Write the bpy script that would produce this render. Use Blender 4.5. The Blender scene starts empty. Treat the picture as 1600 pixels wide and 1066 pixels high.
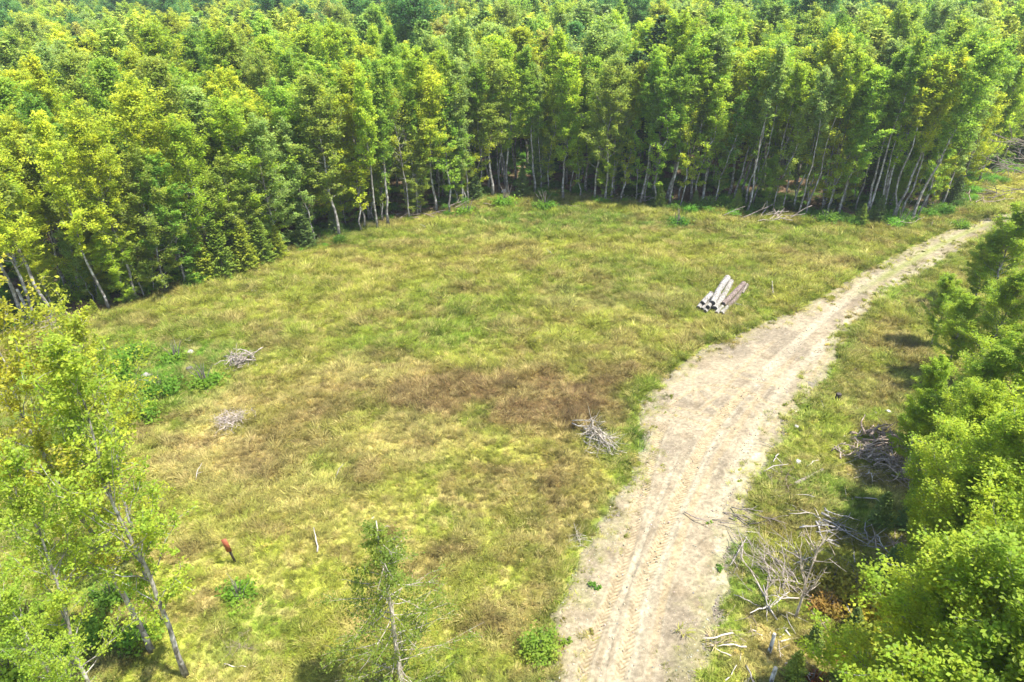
import bpy, math, random
import numpy as np
from mathutils import Matrix, Vector
R = math.radians
SC = bpy.context.scene
COL = SC.collection

# ------------------------------------------------------------------ camera, light, exposure
CAM_Z, PITCH, ROLL, FPX = 26.0, 28.4, 1.4, 1067.0
cam = bpy.data.cameras.new('camera')
cam.lens = 36 * FPX / 1600; cam.sensor_width = 36; cam.clip_start = 0.5; cam.clip_end = 3000
camo = bpy.data.objects.new('camera', cam); COL.objects.link(camo)
CM = Matrix.Rotation(R(90 - PITCH), 4, 'X') @ Matrix.Rotation(R(-ROLL), 4, 'Z')
CM.translation = (0, 0, CAM_Z)
camo.matrix_world = CM
SC.camera = camo

SUN_EL, SUN_AZ = 64.0, -18.0         # azimuth: degrees from +x (right of picture) towards +y (away)
sx, sy, sz = math.cos(R(SUN_EL)) * math.cos(R(SUN_AZ)), math.cos(R(SUN_EL)) * math.sin(R(SUN_AZ)), math.sin(R(SUN_EL))
sun = bpy.data.lights.new('sun', 'SUN'); sun.energy = 4.6; sun.angle = R(0.55); sun.color = (1.0, 0.955, 0.87)
suno = bpy.data.objects.new('sun', sun); COL.objects.link(suno)
suno.rotation_euler = Vector((sx, sy, sz)).to_track_quat('Z', 'Y').to_euler(); suno.location = (0, 0, 60)
W = bpy.data.worlds.new('World'); SC.world = W; W.use_nodes = True
wn = W.node_tree; wb = wn.nodes['Background']
sk = wn.nodes.new('ShaderNodeTexSky'); sk.sky_type = 'NISHITA'; sk.sun_disc = False
sk.sun_elevation = R(SUN_EL); sk.sun_rotation = R(90 - SUN_AZ)
wn.links.new(sk.outputs[0], wb.inputs[0]); wb.inputs[1].default_value = 0.15
SC.view_settings.view_transform = 'Standard'; SC.view_settings.look = 'None'
SC.view_settings.exposure = 1.28; SC.view_settings.gamma = 1; SC.view_settings.use_curve_mapping = False
SC.render.engine = 'CYCLES'
SC.cycles.max_bounces = 8; SC.cycles.diffuse_bounces = 5; SC.cycles.glossy_bounces = 2; SC.cycles.transmission_bounces = 4

def G(u, v, z=0.0):
    """photo pixel -> point on the horizontal plane z (used to survey where things stand)"""
    d = CM.to_3x3() @ Vector(((u - 800) / FPX, -(v - 533) / FPX, -1))
    t = (z - CAM_Z) / d.z
    return np.array([d.x * t, d.y * t])
CMI = CM.inverted()
def P(x, y, z):
    q = CMI @ Vector((x, y, z))
    if q.z > -0.1: return (-9999, -9999)
    return (800 + FPX * q.x / -q.z, 533 - FPX * q.y / -q.z)

# ------------------------------------------------------------------ helpers
rng = np.random.default_rng(11)
random.seed(5)
def _h(i, j, s):
    n = (i.astype(np.int64) * 374761393 + j.astype(np.int64) * 668265263 + s * 974634777) & 0xffffffff
    n = ((n ^ (n >> 13)) * 1274126177) & 0xffffffff
    return ((n ^ (n >> 16)) & 0xffff) / 65535.0
def vn(x, y, s=0):
    xi, yi = np.floor(x), np.floor(y); fx, fy = x - xi, y - yi
    fx = fx * fx * (3 - 2 * fx); fy = fy * fy * (3 - 2 * fy)
    a, b, c, d = _h(xi, yi, s), _h(xi + 1, yi, s), _h(xi, yi + 1, s), _h(xi + 1, yi + 1, s)
    return (a * (1 - fx) + b * fx) * (1 - fy) + (c * (1 - fx) + d * fx) * fy
def fbm(x, y, s=0, o=4):
    r, a, t = 0, 0.5, 0
    for k in range(o):
        r = r + a * vn(x * 2**k + 17.3 * k, y * 2**k - 9.1 * k, s + k); t += a; a *= 0.5
    return r / t
def ss(a, b, x): 
    t = np.clip((x - a) / (b - a), 0, 1); return t * t * (3 - 2 * t)

def mesh_np(name, V, F, mat=None, smooth=False):
    """V (n,3); F list of (m,k) int arrays"""
    me = bpy.data.meshes.new(name)
    V = np.asarray(V, np.float32).reshape(-1, 3)
    F = [np.asarray(f, np.int32) for f in F if len(f)]
    nl = sum(f.size for f in F); nf = sum(len(f) for f in F)
    me.vertices.add(len(V)); me.vertices.foreach_set('co', V.ravel())
    me.loops.add(nl); me.loops.foreach_set('vertex_index', np.concatenate([f.ravel() for f in F]))
    me.polygons.add(nf)
    tot = np.concatenate([np.full(len(f), f.shape[1], np.int32) for f in F])
    st = np.concatenate([[0], np.cumsum(tot)[:-1]]).astype(np.int32)
    me.polygons.foreach_set('loop_start', st); me.polygons.foreach_set('loop_total', tot)
    if smooth: me.polygons.foreach_set('use_smooth', np.ones(nf, bool))
    me.update(calc_edges=True)
    if mat: me.materials.append(mat)
    return me
def link(name, me, parent=None, loc=None, rot=None, scale=None):
    o = bpy.data.objects.new(name, me); COL.objects.link(o)
    if parent: o.parent = parent
    if loc is not None: o.location = loc
    if rot is not None: o.rotation_euler = rot
    if scale is not None: o.scale = scale if hasattr(scale, '__len__') else (scale,) * 3
    return o
USED = {}
def tag(o, label, cat, group=None, kind=None):
    o['label'] = label; o['category'] = cat
    if group: o['group'] = group
    if kind: o['kind'] = kind
    return o
def thing(name, label, cat, loc, rot=(0, 0, 0), group=None):
    o = bpy.data.objects.new(name, None); COL.objects.link(o); o.location = loc; o.rotation_euler = rot
    o.empty_display_size = 0.3
    return tag(o, label, cat, group)
class Acc:
    def __init__(s): s.V = []; s.F = {}; s.n = 0
    def add(s, V, F):
        V = np.asarray(V, float).reshape(-1, 3); F = np.asarray(F, int)
        if len(F): s.F.setdefault(F.shape[1], []).append(F + s.n)
        s.V.append(V); s.n += len(V)
    def tube(s, pts, rad, k=5, cap=True, rough=0, seed=0):
        pts = np.asarray(pts, float); n = len(pts); rad = np.broadcast_to(rad, (n,))
        T = np.gradient(pts, axis=0); T /= np.linalg.norm(T, axis=1)[:, None] + 1e-9
        ref = np.array([0.31, 0.17, 0.93]) if abs(T[0, 2]) < 0.9 else np.array([0.93, 0.3, 0.1])
        A = np.cross(T, ref); A /= np.linalg.norm(A, axis=1)[:, None]; B = np.cross(T, A)
        th = np.arange(k) * 2 * math.pi / k
        rr = rad[:, None] * np.ones(k)
        if rough: rr = rr * (1 + rough * (np.random.default_rng(seed).random((n, k)) - 0.5))
        V = pts[:, None] + rr[..., None] * (np.cos(th)[None, :, None] * A[:, None] + np.sin(th)[None, :, None] * B[:, None])
        i, j = np.meshgrid(np.arange(n - 1), np.arange(k), indexing='ij'); j2 = (j + 1) % k
        F = np.stack([i * k + j, i * k + j2, (i + 1) * k + j2, (i + 1) * k + j], -1).reshape(-1, 4)
        b = s.n
        s.add(V, F)
        if cap:
            s.F.setdefault(k, []).append(np.array([np.arange(k)[::-1] + b])); s.F[k].append(np.array([np.arange(k) + b + (n - 1) * k]))
    def quads(s, C, U, W_):
        """leaf diamonds: centres C, half vectors U (long) and W_ (wide)"""
        V = np.stack([C - U, C + W_ - U * 0.1, C + U, C - W_ - U * 0.1], 1).reshape(-1, 3)
        F = np.arange(len(C) * 4).reshape(-1, 4); s.add(V, F)
    def tris(s, C, U, W_):
        V = np.stack([C - W_, C + W_, C + U], 1).reshape(-1, 3)
        s.add(V, np.arange(len(C) * 3).reshape(-1, 3))
    def mesh(s, name, mat=None, smooth=False):
        return mesh_np(name, np.concatenate(s.V), [np.concatenate(f) for f in s.F.values()], mat, smooth)
def unit(v): return v / (np.linalg.norm(v, axis=-1, keepdims=True) + 1e-9)

# ------------------------------------------------------------------ materials
def nmat(name):
    m = bpy.data.materials.new(name); m.use_nodes = True; n = m.node_tree
    return m, n, n.nodes['Principled BSDF'], n.nodes['Material Output']
def N(n, t, **k):
    o = n.nodes.new(t)
    for a, b in k.items(): setattr(o, a, b)
    return o
def hsv(n, src, h=None, s=None, v=None, hr=0.03, vr=0.5, sr=0.0):
    """random per-leaf hue / value jitter"""
    geo = N(n, 'ShaderNodeNewGeometry'); wn_ = N(n, 'ShaderNodeTexWhiteNoise', noise_dimensions='1D')
    n.links.new(geo.outputs['Random Per Island'], wn_.inputs['W'])
    sep = N(n, 'ShaderNodeSeparateColor'); n.links.new(wn_.outputs['Color'], sep.inputs[0])
    hs = N(n, 'ShaderNodeHueSaturation')
    mh = N(n, 'ShaderNodeMapRange'); mh.inputs[3].default_value = 0.5 - hr; mh.inputs[4].default_value = 0.5 + hr
    mv = N(n, 'ShaderNodeMapRange'); mv.inputs[3].default_value = 1 - vr * 0.6; mv.inputs[4].default_value = 1 + vr * 0.6
    n.links.new(sep.outputs[0], mh.inputs[0]); n.links.new(sep.outputs[1], mv.inputs[0])
    n.links.new(mh.outputs[0], hs.inputs['Hue']); n.links.new(mv.outputs[0], hs.inputs['Value'])
    n.links.new(src, hs.inputs['Color'])
    return hs.outputs[0]
def leafmat(name, mode='object', trans=0.42, ramp=None, hr=0.011, vr=0.55, rough=0.55, boost=1.25, spec=0.35, soft=0.0):
    m, n, p, out = nmat(name)
    if mode == 'object':
        oi = N(n, 'ShaderNodeObjectInfo'); src = oi.outputs['Color']
    elif mode == 'tint':
        at = N(n, 'ShaderNodeAttribute', attribute_type='INSTANCER', attribute_name='tint'); src = at.outputs['Color']
    else:
        rgb = N(n, 'ShaderNodeRGB'); rgb.outputs[0].default_value = (*ramp, 1); src = rgb.outputs[0]
    # slow mottling through the crown (young yellow shoots against older green leaves)
    tc = N(n, 'ShaderNodeTexCoord'); nz = N(n, 'ShaderNodeTexNoise'); nz.inputs['Scale'].default_value = 0.9; nz.inputs['Detail'].default_value = 3
    n.links.new(tc.outputs['Object'], nz.inputs['Vector'])
    h2 = N(n, 'ShaderNodeHueSaturation'); mr = N(n, 'ShaderNodeMapRange')
    mr.inputs[1].default_value = 0.35; mr.inputs[2].default_value = 0.65; mr.inputs[3].default_value = 0.516; mr.inputs[4].default_value = 0.484
    n.links.new(nz.outputs[0], mr.inputs[0]); n.links.new(mr.outputs[0], h2.inputs['Hue']); mv2 = N(n, 'ShaderNodeMapRange'); mv2.inputs[1].default_value = 0.3; mv2.inputs[2].default_value = 0.7; mv2.inputs[3].default_value = 0.78; mv2.inputs[4].default_value = 1.2; n.links.new(nz.outputs[0], mv2.inputs[0]); n.links.new(mv2.outputs[0], h2.inputs['Value']); n.links.new(src, h2.inputs['Color'])
    c = hsv(n, h2.outputs[0], hr=hr, vr=vr)
    n.links.new(c, p.inputs['Base Color']); p.inputs['Roughness'].default_value = rough
    p.inputs['Specular IOR Level'].default_value = spec
    tr = N(n, 'ShaderNodeBsdfTranslucent')
    mul = N(n, 'ShaderNodeMix', data_type='RGBA', blend_type='MULTIPLY'); mul.inputs[0].default_value = 1
    mul.inputs[7].default_value = (boost * 1.08, boost * 1.02, boost * 0.55, 1)
    n.links.new(c, mul.inputs[6]); n.links.new(mul.outputs[2], tr.inputs[0])
    if soft:      # shading normals bent skyward so dim upright blades and leaves look brighter lit
        gg = N(n, 'ShaderNodeNewGeometry'); vm = N(n, 'ShaderNodeMix', data_type='VECTOR'); vm.inputs[0].default_value = soft
        vm.inputs[5].default_value = (0, 0, 1); n.links.new(gg.outputs['Normal'], vm.inputs[4]); nv = N(n, 'ShaderNodeVectorMath', operation='NORMALIZE')
        n.links.new(vm.outputs[1], nv.inputs[0]); n.links.new(nv.outputs[0], p.inputs['Normal'])
    mx = N(n, 'ShaderNodeMixShader'); mx.inputs[0].default_value = trans
    n.links.new(p.outputs[0], mx.inputs[1]); n.links.new(tr.outputs[0], mx.inputs[2]); n.links.new(mx.outputs[0], out.inputs[0])
    return m
def barkmat(name, c1, c2, scale=6, bump=0.4, objcol=False, spots=None):
    m, n, p, out = nmat(name)
    tc = N(n, 'ShaderNodeTexCoord'); mp = N(n, 'ShaderNodeMapping'); mp.inputs['Scale'].default_value = (scale, scale, scale * 0.35)
    nz = N(n, 'ShaderNodeTexNoise'); nz.inputs['Detail'].default_value = 6; nz.inputs['Scale'].default_value = 1.6
    n.links.new(tc.outputs['Object'], mp.inputs[0]); n.links.new(mp.outputs[0], nz.inputs['Vector'])
    cr = N(n, 'ShaderNodeValToRGB'); cr.color_ramp.elements[0].position = 0.35; cr.color_ramp.elements[1].position = 0.66
    cr.color_ramp.elements[0].color = (*c1, 1); cr.color_ramp.elements[1].color = (*c2, 1)
    n.links.new(nz.outputs[0], cr.inputs[0]); src = cr.outputs[0]
    if spots:
        n2 = N(n, 'ShaderNodeTexNoise'); n2.inputs['Scale'].default_value = 2.2; n2.inputs['Detail'].default_value = 2
        n.links.new(tc.outputs['Object'], n2.inputs['Vector'])
        r2 = N(n, 'ShaderNodeValToRGB'); r2.color_ramp.elements[0].position = 0.52; r2.color_ramp.elements[1].position = 0.62
        n.links.new(n2.outputs[0], r2.inputs[0])
        mx = N(n, 'ShaderNodeMix', data_type='RGBA'); n.links.new(r2.outputs[0], mx.inputs[0]); n.links.new(src, mx.inputs[6])
        mx.inputs[7].default_value = (*spots, 1); src = mx.outputs[2]
    if objcol:
        oi = N(n, 'ShaderNodeObjectInfo'); mx = N(n, 'ShaderNodeMix', data_type='RGBA', blend_type='MULTIPLY'); mx.inputs[0].default_value = 1
        n.links.new(src, mx.inputs[6]); n.links.new(oi.outputs['Color'], mx.inputs[7]); src = mx.outputs[2]
    n.links.new(src, p.inputs['Base Color']); p.inputs['Roughness'].default_value = 0.85; p.inputs['Specular IOR Level'].default_value = 0.2
    bm = N(n, 'ShaderNodeBump'); bm.inputs['Strength'].default_value = bump; bm.inputs['Distance'].default_value = 0.02
    n.links.new(nz.outputs[0], bm.inputs['Height']); n.links.new(bm.outputs[0], p.inputs['Normal'])
    return m
M_LEAF = leafmat('broad_leaves', trans=0.55, soft=0.5, boost=1.55, spec=0.25)
M_LEAF_T = leafmat('broad_leaves_far', 'tint', trans=0.55, soft=0.5, boost=1.55, spec=0.25)
M_NEEDLE = leafmat('needles', trans=0.15, vr=0.6, rough=0.6, boost=1.0, spec=0.3)
M_NEEDLE_T = leafmat('needles_far', 'tint', trans=0.15, vr=0.6, rough=0.6, boost=1.0)
M_GRASS = leafmat('grass_blades', 'tint', trans=0.3, hr=0.02, vr=0.6, rough=0.6, boost=1.2, soft=0.6, spec=0.15)
M_GRASS_O = leafmat('grass_blades_single', 'object', trans=0.3, hr=0.02, vr=0.7, rough=0.6, boost=1.2, soft=0.6, spec=0.15)
M_BARK = barkmat('grey_bark', (0.09, 0.08, 0.065), (0.33, 0.30, 0.265), 5, spots=(0.42, 0.40, 0.36))
M_BARK_D = barkmat('dark_bark', (0.07, 0.055, 0.045), (0.25, 0.22, 0.19), 6)
M_DEAD = barkmat('weathered_wood', (0.2, 0.175, 0.15), (0.5, 0.46, 0.41), 8, objcol=True)
M_LOGB = barkmat('log_bark', (0.13, 0.115, 0.10), (0.40, 0.385, 0.355), 4, 0.5, objcol=True)

# ------------------------------------------------------------------ terrain
# survey: gravel edges (left, right) in photo pixels
ROADPX = [(1180, 845, 1065), (1066, 872, 1082), (1000, 876, 1108), (950, 882, 1122), (900, 905, 1136), (850, 928, 1152), (800, 958, 1166), (750, 990, 1182),
          (700, 1004, 1204), (650, 1002, 1238), (620, 1006, 1262), (580, 1052, 1290), (540, 1118, 1312), (515, 1178, 1330), (490, 1240, 1348),
          (465, 1283, 1382), (445, 1318, 1412), (420, 1364, 1450), (400, 1400, 1482), (380, 1440, 1516), (362, 1480, 1552), (348, 1518, 1586), (338, 1560, 1628)]
RL = np.array([G(l, y) for y, l, r in ROADPX]); RR = np.array([G(r, y) for y, l, r in ROADPX])
d_ = RL[-1] - RL[-2]; 
for k in range(1, 7):
    RL = np.vstack([RL, RL[-1] + d_ * 1.6]); RR = np.vstack([RR, RR[-1] + d_ * 1.6]); d_ = np.array([d_[0] * 1.02 + 0.1, d_[1] * 0.97])
def resample(A, B, step_fn):
    """centre-line resampling (Catmull-Rom) of both edges"""
    def cr(Pp, i, t):
        n = len(Pp); p0, p1, p2, p3 = Pp[max(i - 1, 0)], Pp[i], Pp[min(i + 1, n - 1)], Pp[min(i + 2, n - 1)]
        return 0.5 * ((2 * p1) + (p2 - p0) * t + (2 * p0 - 5 * p1 + 4 * p2 - p3) * t * t + (3 * p1 - p0 - 3 * p2 + p3) * t**3)
    a, b = [], []
    for i in range(len(A) - 1):
        for t in np.linspace(0, 1, 24, endpoint=False): a.append(cr(A, i, t)); b.append(cr(B, i, t))
    a, b = np.array(a), np.array(b); c = (a + b) / 2
    L = np.concatenate([[0], np.cumsum(np.linalg.norm(np.diff(c, axis=0), axis=1))])
    s, S = 0, []
    while s < L[-1]: S.append(s); s += step_fn(s)
    S = np.array(S)
    f = lambda X: np.stack([np.interp(S, L, X[:, 0]), np.interp(S, L, X[:, 1])], 1)
    return f(a), f(b), S
RA, RB, RS = resample(RL, RR, lambda s: 0.05 if s < 26 else (0.08 if s < 45 else 0.2))
RPOLY = np.vstack([RL, RR[::-1]])
def inpoly(X, Y, poly):
    ins = np.zeros(np.shape(X), bool); n = len(poly); j = n - 1
    for i in range(n):
        xi, yi = poly[i]; xj, yj = poly[j]
        c = ((yi > Y) != (yj > Y)) & (X < (xj - xi) * (Y - yi) / (yj - yi + 1e-12) + xi)
        ins ^= c; j = i
    return ins
def dist_poly(X, Y, pts, closed=False):
    D = np.full(np.shape(X), 1e9); n = len(pts)
    for i in range(n if closed else n - 1):
        a, b = pts[i], pts[(i + 1) % n]; ab = b - a; L2 = ab @ ab + 1e-12
        t = np.clip(((X - a[0]) * ab[0] + (Y - a[1]) * ab[1]) / L2, 0, 1)
        D = np.minimum(D, np.hypot(X - a[0] - t * ab[0], Y - a[1] - t * ab[1]))
    return D
def road_sd(X, Y):
    """negative inside the gravel"""
    D = dist_poly(X, Y, RPOLY, True); return np.where(inpoly(X, Y, RPOLY), -D, D)
# forest edge (feet of the outermost trees)
EDGEPX = [(-420, 700), (-200, 600), (0, 532), (84, 506), (179, 488), (230, 468), (290, 448), (350, 425), (430, 398), (520, 375), (600, 354), (720, 325),
          (760, 310), (850, 304), (940, 314), (1010, 320), (1100, 330), (1200, 338), (1300, 344), (1390, 348), (1445, 338), (1500, 316), (1545, 286), (1572, 262),
          (1605, 252), (1660, 256), (1800, 262), (2100, 262)]
EDGE = np.array([G(*p) for p in EDGEPX])
FOREST = np.vstack([EDGE, [[700, 300], [700, 900], [-700, 900], [-700, EDGE[0][1] - 20]]])
def forest_d(X, Y):
    """depth into the forest, negative in the clearing"""
    D = dist_poly(X, Y, EDGE); return np.where(inpoly(X, Y, FOREST), D, -D)
def hgt(X, Y, rs=None, fd=None):
    z = 0.34 * (fbm(X / 9.0, Y / 9.0, 3) - 0.5) + 0.26 * (fbm(X / 1.7, Y / 1.7, 8, 3) - 0.5)
    if rs is None: rs = road_sd(X, Y)
    flat = 1 - ss(0.0, 2.5, rs)
    z = z * (1 - flat * 0.85)
    r = np.hypot(X, Y)
    z = z + ss(190, 700, r) * 34 * (0.75 + 0.5 * fbm(X / 160, Y / 160, 31, 2))
    return z
def hz(x, y): return float(hgt(np.array([float(x)]), np.array([float(y)]))[0])

LUSH = np.array([0.115, 0.235, 0.020]); GRN = np.array([0.20, 0.285, 0.030]); YEL = np.array([0.34, 0.345, 0.055])
STRAW = np.array([0.50, 0.41, 0.18]); BRN = np.array([0.215, 0.145, 0.068]); LITTER = np.array([0.235, 0.165, 0.11]); DARKGR = np.array([0.06, 0.13, 0.015])
# patches surveyed in the photograph: u, v, half width, half height (px) , kind , strength
PATCH = [(720, 610, 200, 42, 'b', .9), (860, 640, 110, 40, 'b', .95), (560, 590, 110, 30, 's', .5), (640, 690, 130, 40, 's', .55), (420, 640, 80, 60, 'b', .5), (960, 580, 90, 22, 'b', .7),
         (730, 500, 90, 50, 'g', .8), (880, 450, 120, 26, 'g', .35), (1000, 430, 90, 20, 'g', .3), (480, 460, 50, 18, 'g', .45), (230, 590, 110, 60, 'l', .9), (300, 560, 90, 40, 'l', .6),
         (190, 510, 70, 20, 'g', .8), (430, 520, 60, 26, 'g', .6), (120, 650, 120, 60, 'l', .7),
         (900, 770, 70, 80, 'b', .55), (780, 760, 60, 60, 'b', .35), (860, 880, 50, 60, 'b', .35), (330, 720, 100, 40, 's', .6), (440, 760, 90, 50, 's', .35), (560, 800, 120, 60, 's', .25), (380, 930, 60, 60, 's', .25),
         (400, 990, 90, 50, 'g', .6), (130, 900, 80, 60, 'l', .5), (120, 1020, 110, 60, 'l', .7), (330, 660, 60, 40, 's', .6), (440, 700, 70, 50, 'b', .5),
         (1000, 690, 14, 26, 'l', 1), (960, 700, 25, 60, 'g', .8), (800, 330, 120, 22, 'g', .9), (900, 345, 160, 16, 'l', .4), (1060, 350, 60, 12, 'l', .8), (690, 380, 60, 14, 'g', .5),
         (1200, 360, 160, 18, 'g', .5), (1250, 400, 60, 22, 'b', .35), (1160, 510, 80, 16, 'b', .3), (1340, 600, 70, 40, 'b', .4), (1400, 540, 40, 40, 'b', .5), (1420, 480, 40, 30, 'g', .6),
         (1320, 780, 70, 50, 'l', .6), (1250, 730, 50, 40, 'g', .5), (1150, 870, 60, 90, 'l', .8), (1200, 960, 80, 40, 'g', .5), (1120, 960, 40, 80, 'g', .6), (1200, 1030, 90, 40, 's', .4), (1240, 790, 40, 60, 'l', .5),
         (1330, 480, 60, 30, 'y', .6), (1230, 480, 40, 20, 'y', .8), (1100, 520, 40, 16, 'y', .4), (1460, 355, 60, 10, 'g', .6), (1580, 280, 40, 50, 'y', 1), (600, 450, 200, 60, 'y', .35), (700, 400, 200, 30, 'y', .4), (1000, 385, 200, 24, 'y', .5),
         (560, 950, 120, 80, 'y', .3), (850, 355, 160, 24, 'l', .45), (600, 375, 90, 20, 'g', .6), (1150, 372, 120, 16, 'g', .6), (330, 470, 90, 26, 'g', .6), (250, 510, 90, 30, 'g', .7), (640, 470, 60, 24, 'g', .5), (560, 520, 60, 24, 'g', .4), (900, 480, 60, 16, 's', .4), (930, 610, 60, 24, 'b', .8), (700, 640, 50, 24, 'b', .8), (520, 640, 50, 30, 'b', .6), (600, 740, 60, 24, 'b', .4), (480, 860, 40, 30, 'b', .4), (700, 860, 40, 40, 'b', .4), (760, 960, 40, 40, 'b', .35), (520, 720, 50, 16, 'g', .5), (820, 720, 60, 20, 'y', .5), (690, 800, 40, 40, 'g', .45), (1040, 470, 60, 14, 's', .35), (300, 470, 100, 30, 'y', .5), (640, 900, 60, 60, 's', .2), (760, 700, 80, 40, 'y', .3)]
CK = {'b': BRN, 's': STRAW, 'g': GRN, 'l': LUSH, 'y': YEL}
def ground_patches():
    out = []
    for u, v, a, b, k, s in PATCH:
        c = G(u, v); ex = np.linalg.norm(G(u + a, v) - c); ey = (np.linalg.norm(G(u, v - b) - c) + np.linalg.norm(G(u, v + b) - c)) / 2
        out.append((c, ex, ey, CK[k], s))
    return out
GP = ground_patches()
def tint(X, Y, rs, fd, jit=0.0, r=None):
    n1 = fbm(X / 5.5, Y / 5.5, 21)[..., None]; n2 = fbm(X / 1.3, Y / 1.3, 33, 3)[..., None]; n3 = fbm(X / 3.1 + Y / 9, Y / 2.2, 55, 4)[..., None]
    c = YEL * 0.62 + GRN * 0.34 + STRAW * 0.04
    c = c + (GRN - c) * ss(0.45, 0.7, n1) * 0.7 + (STRAW - c) * ss(0.55, 0.78, n3) * 0.4
    n4 = fbm(X / 2.2 + 40, Y / 1.6, 77, 4)[..., None]
    wob = (fbm(X / 2.5, Y / 2.5, 91, 3) - 0.5) * 1.3
    for ctr, ex, ey, col, s in GP:
        d = np.hypot((X - ctr[0]) / ex, (Y - ctr[1]) / ey) + wob * 0.8
        c = c + (col - c) * (s * (1 - ss(0.45, 1.25, d)))[..., None]
    c = c + (BRN - c) * ss(0.56, 0.68, n4) * 0.5
    # lush belt along the gravel edge
    e = (ss(0.0, 0.25, rs) * (1 - ss(0.5, 1.4, rs)))[..., None]
    c = c + (GRN * 0.85 - c) * e * 0.7
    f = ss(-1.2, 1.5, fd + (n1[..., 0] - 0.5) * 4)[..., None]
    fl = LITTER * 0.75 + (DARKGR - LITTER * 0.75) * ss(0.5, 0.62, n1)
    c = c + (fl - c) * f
    n6 = fbm(X / 0.55, Y / 0.55, 101, 3)[..., None]; c = c * (0.66 + 0.68 * n2); c = c + (STRAW * 0.9 - c) * ss(0.56, 0.7, n6) * 0.5 * (1 - f); c = c * (1 - 0.35 * ss(0.58, 0.72, 1 - n6))
    if jit:
        r = rng.random(X.shape)[..., None] if r is None else r
        c = c + (STRAW * 1.1 - c) * (r > 0.88) * 0.5 * (1 - f); c = c * (1 + jit * (rng.random(X.shape)[..., None] - 0.5))
    return np.clip(c * [1.02, 1.0, 0.92], 0, 1)
def vcol(me, C):
    a = me.color_attributes.new('tint', 'FLOAT_COLOR', 'POINT')
    a.data.foreach_set('color', np.concatenate([C, np.ones((len(C), 1))], 1).astype(np.float32).ravel())
def grid(xs, ys):
    X, Y = np.meshgrid(xs, ys); n, m = X.shape
    i, j = np.meshgrid(np.arange(n - 1), np.arange(m - 1), indexing='ij')
    F = np.stack([i * m + j, i * m + j + 1, (i + 1) * m + j + 1, (i + 1) * m + j], -1).reshape(-1, 4)
    return X, Y, F
def groundmat(name, bumps):
    m, n, p, out = nmat(name)
    at = N(n, 'ShaderNodeAttribute', attribute_name='tint')
    tc = N(n, 'ShaderNodeTexCoord'); src = at.outputs['Color']; h = None
    for scale, amp, contrast in bumps:
        nz = N(n, 'ShaderNodeTexNoise'); nz.inputs['Scale'].default_value = scale; nz.inputs['Detail'].default_value = 5; nz.inputs['Roughness'].default_value = 0.65
        n.links.new(tc.outputs['Object'], nz.inputs['Vector'])
        mr = N(n, 'ShaderNodeMapRange'); mr.inputs[1].default_value = 0.3; mr.inputs[2].default_value = 0.7; mr.inputs[3].default_value = 1 - contrast; mr.inputs[4].default_value = 1 + contrast
        n.links.new(nz.outputs[0], mr.inputs[0])
        mx = N(n, 'ShaderNodeMix', data_type='RGBA', blend_type='MULTIPLY'); mx.inputs[0].default_value = 1
        n.links.new(src, mx.inputs[6]); n.links.new(mr.outputs[0], mx.inputs[7]); src = mx.outputs[2]
        bm = N(n, 'ShaderNodeBump'); bm.inputs['Distance'].default_value = amp; bm.inputs['Strength'].default_value = 0.8
        n.links.new(nz.outputs[0], bm.inputs['Height'])
        if h: n.links.new(h, bm.inputs['Normal'])
        h = bm.outputs[0]
    n.links.new(src, p.inputs['Base Color']); n.links.new(h, p.inputs['Normal'])
    p.inputs['Roughness'].default_value = 0.95; p.inputs['Specular IOR Level'].default_value = 0.1
    return m
M_SOIL = groundmat('meadow_soil', [(2.5, 0.06, 0.25), (14, 0.03, 0.35)])
M_GRAVEL = groundmat('gravel', [(7, 0.02, 0.14), (30, 0.02, 0.32)])

def axis(segs):
    out = []
    for a, b, st in segs: out.append(np.arange(a, b, st))
    return np.concatenate(out + [[segs[-1][1]]])
xs = axis([(-900, -120, 20), (-120, -62, 3), (-62, -44, 0.8), (-44, 46, 0.25), (46, 75, 0.8), (75, 130, 3), (130, 900, 20)])
ys = axis([(-150, -10, 12), (-10, 8, 1.5), (8, 96, 0.25), (96, 125, 1.0), (125, 220, 4), (220, 1100, 20)])
X, Y, F = grid(xs, ys)
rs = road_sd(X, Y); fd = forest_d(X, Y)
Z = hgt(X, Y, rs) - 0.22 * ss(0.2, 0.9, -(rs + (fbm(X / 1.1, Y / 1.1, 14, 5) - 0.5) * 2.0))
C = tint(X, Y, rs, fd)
# stubble soil right beside the gravel is gravelly
e = (1 - ss(-0.1, 0.55, rs + (fbm(X * 1.4, Y * 1.4, 5) - 0.5) * 1.0))[..., None]
C = C + (np.array([0.19, 0.165, 0.12]) - C) * e
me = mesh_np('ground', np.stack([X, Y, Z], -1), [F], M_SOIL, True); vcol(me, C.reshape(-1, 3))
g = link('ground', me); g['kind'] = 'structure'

# ------------------------------------------------------------------ gravel road with ruts and tyre treads
cols = 150
T = np.linspace(-0.13, 1.13, cols)
X = RA[:, None, 0] * (1 - T) + RB[:, None, 0] * T; Y = RA[:, None, 1] * (1 - T) + RB[:, None, 1] * T
sd = road_sd(X, Y)
wobb = (fbm(X / 1.1, Y / 1.1, 14, 5) - 0.5) * 2.6
se = sd + wobb * 0.75 * (1 - 0.6 * ss(34, 50, RS))[:, None]
base = hgt(X, Y, sd)
Z = base + 0.05 - ss(-0.25, 0.35, se) * 0.16
GRAV = np.array([0.272, 0.223, 0.146]); GRAV2 = np.array([0.205, 0.168, 0.114]); TAN = np.array([0.298, 0.230, 0.130]); PALE = np.array([0.36, 0.312, 0.215]); BRT = np.array([0.125, 0.088, 0.05])
n1 = fbm(X / 2.4, Y / 2.4, 40)[..., None]; n2 = fbm(X / 0.35, Y / 0.35, 41, 3)[..., None]
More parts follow.
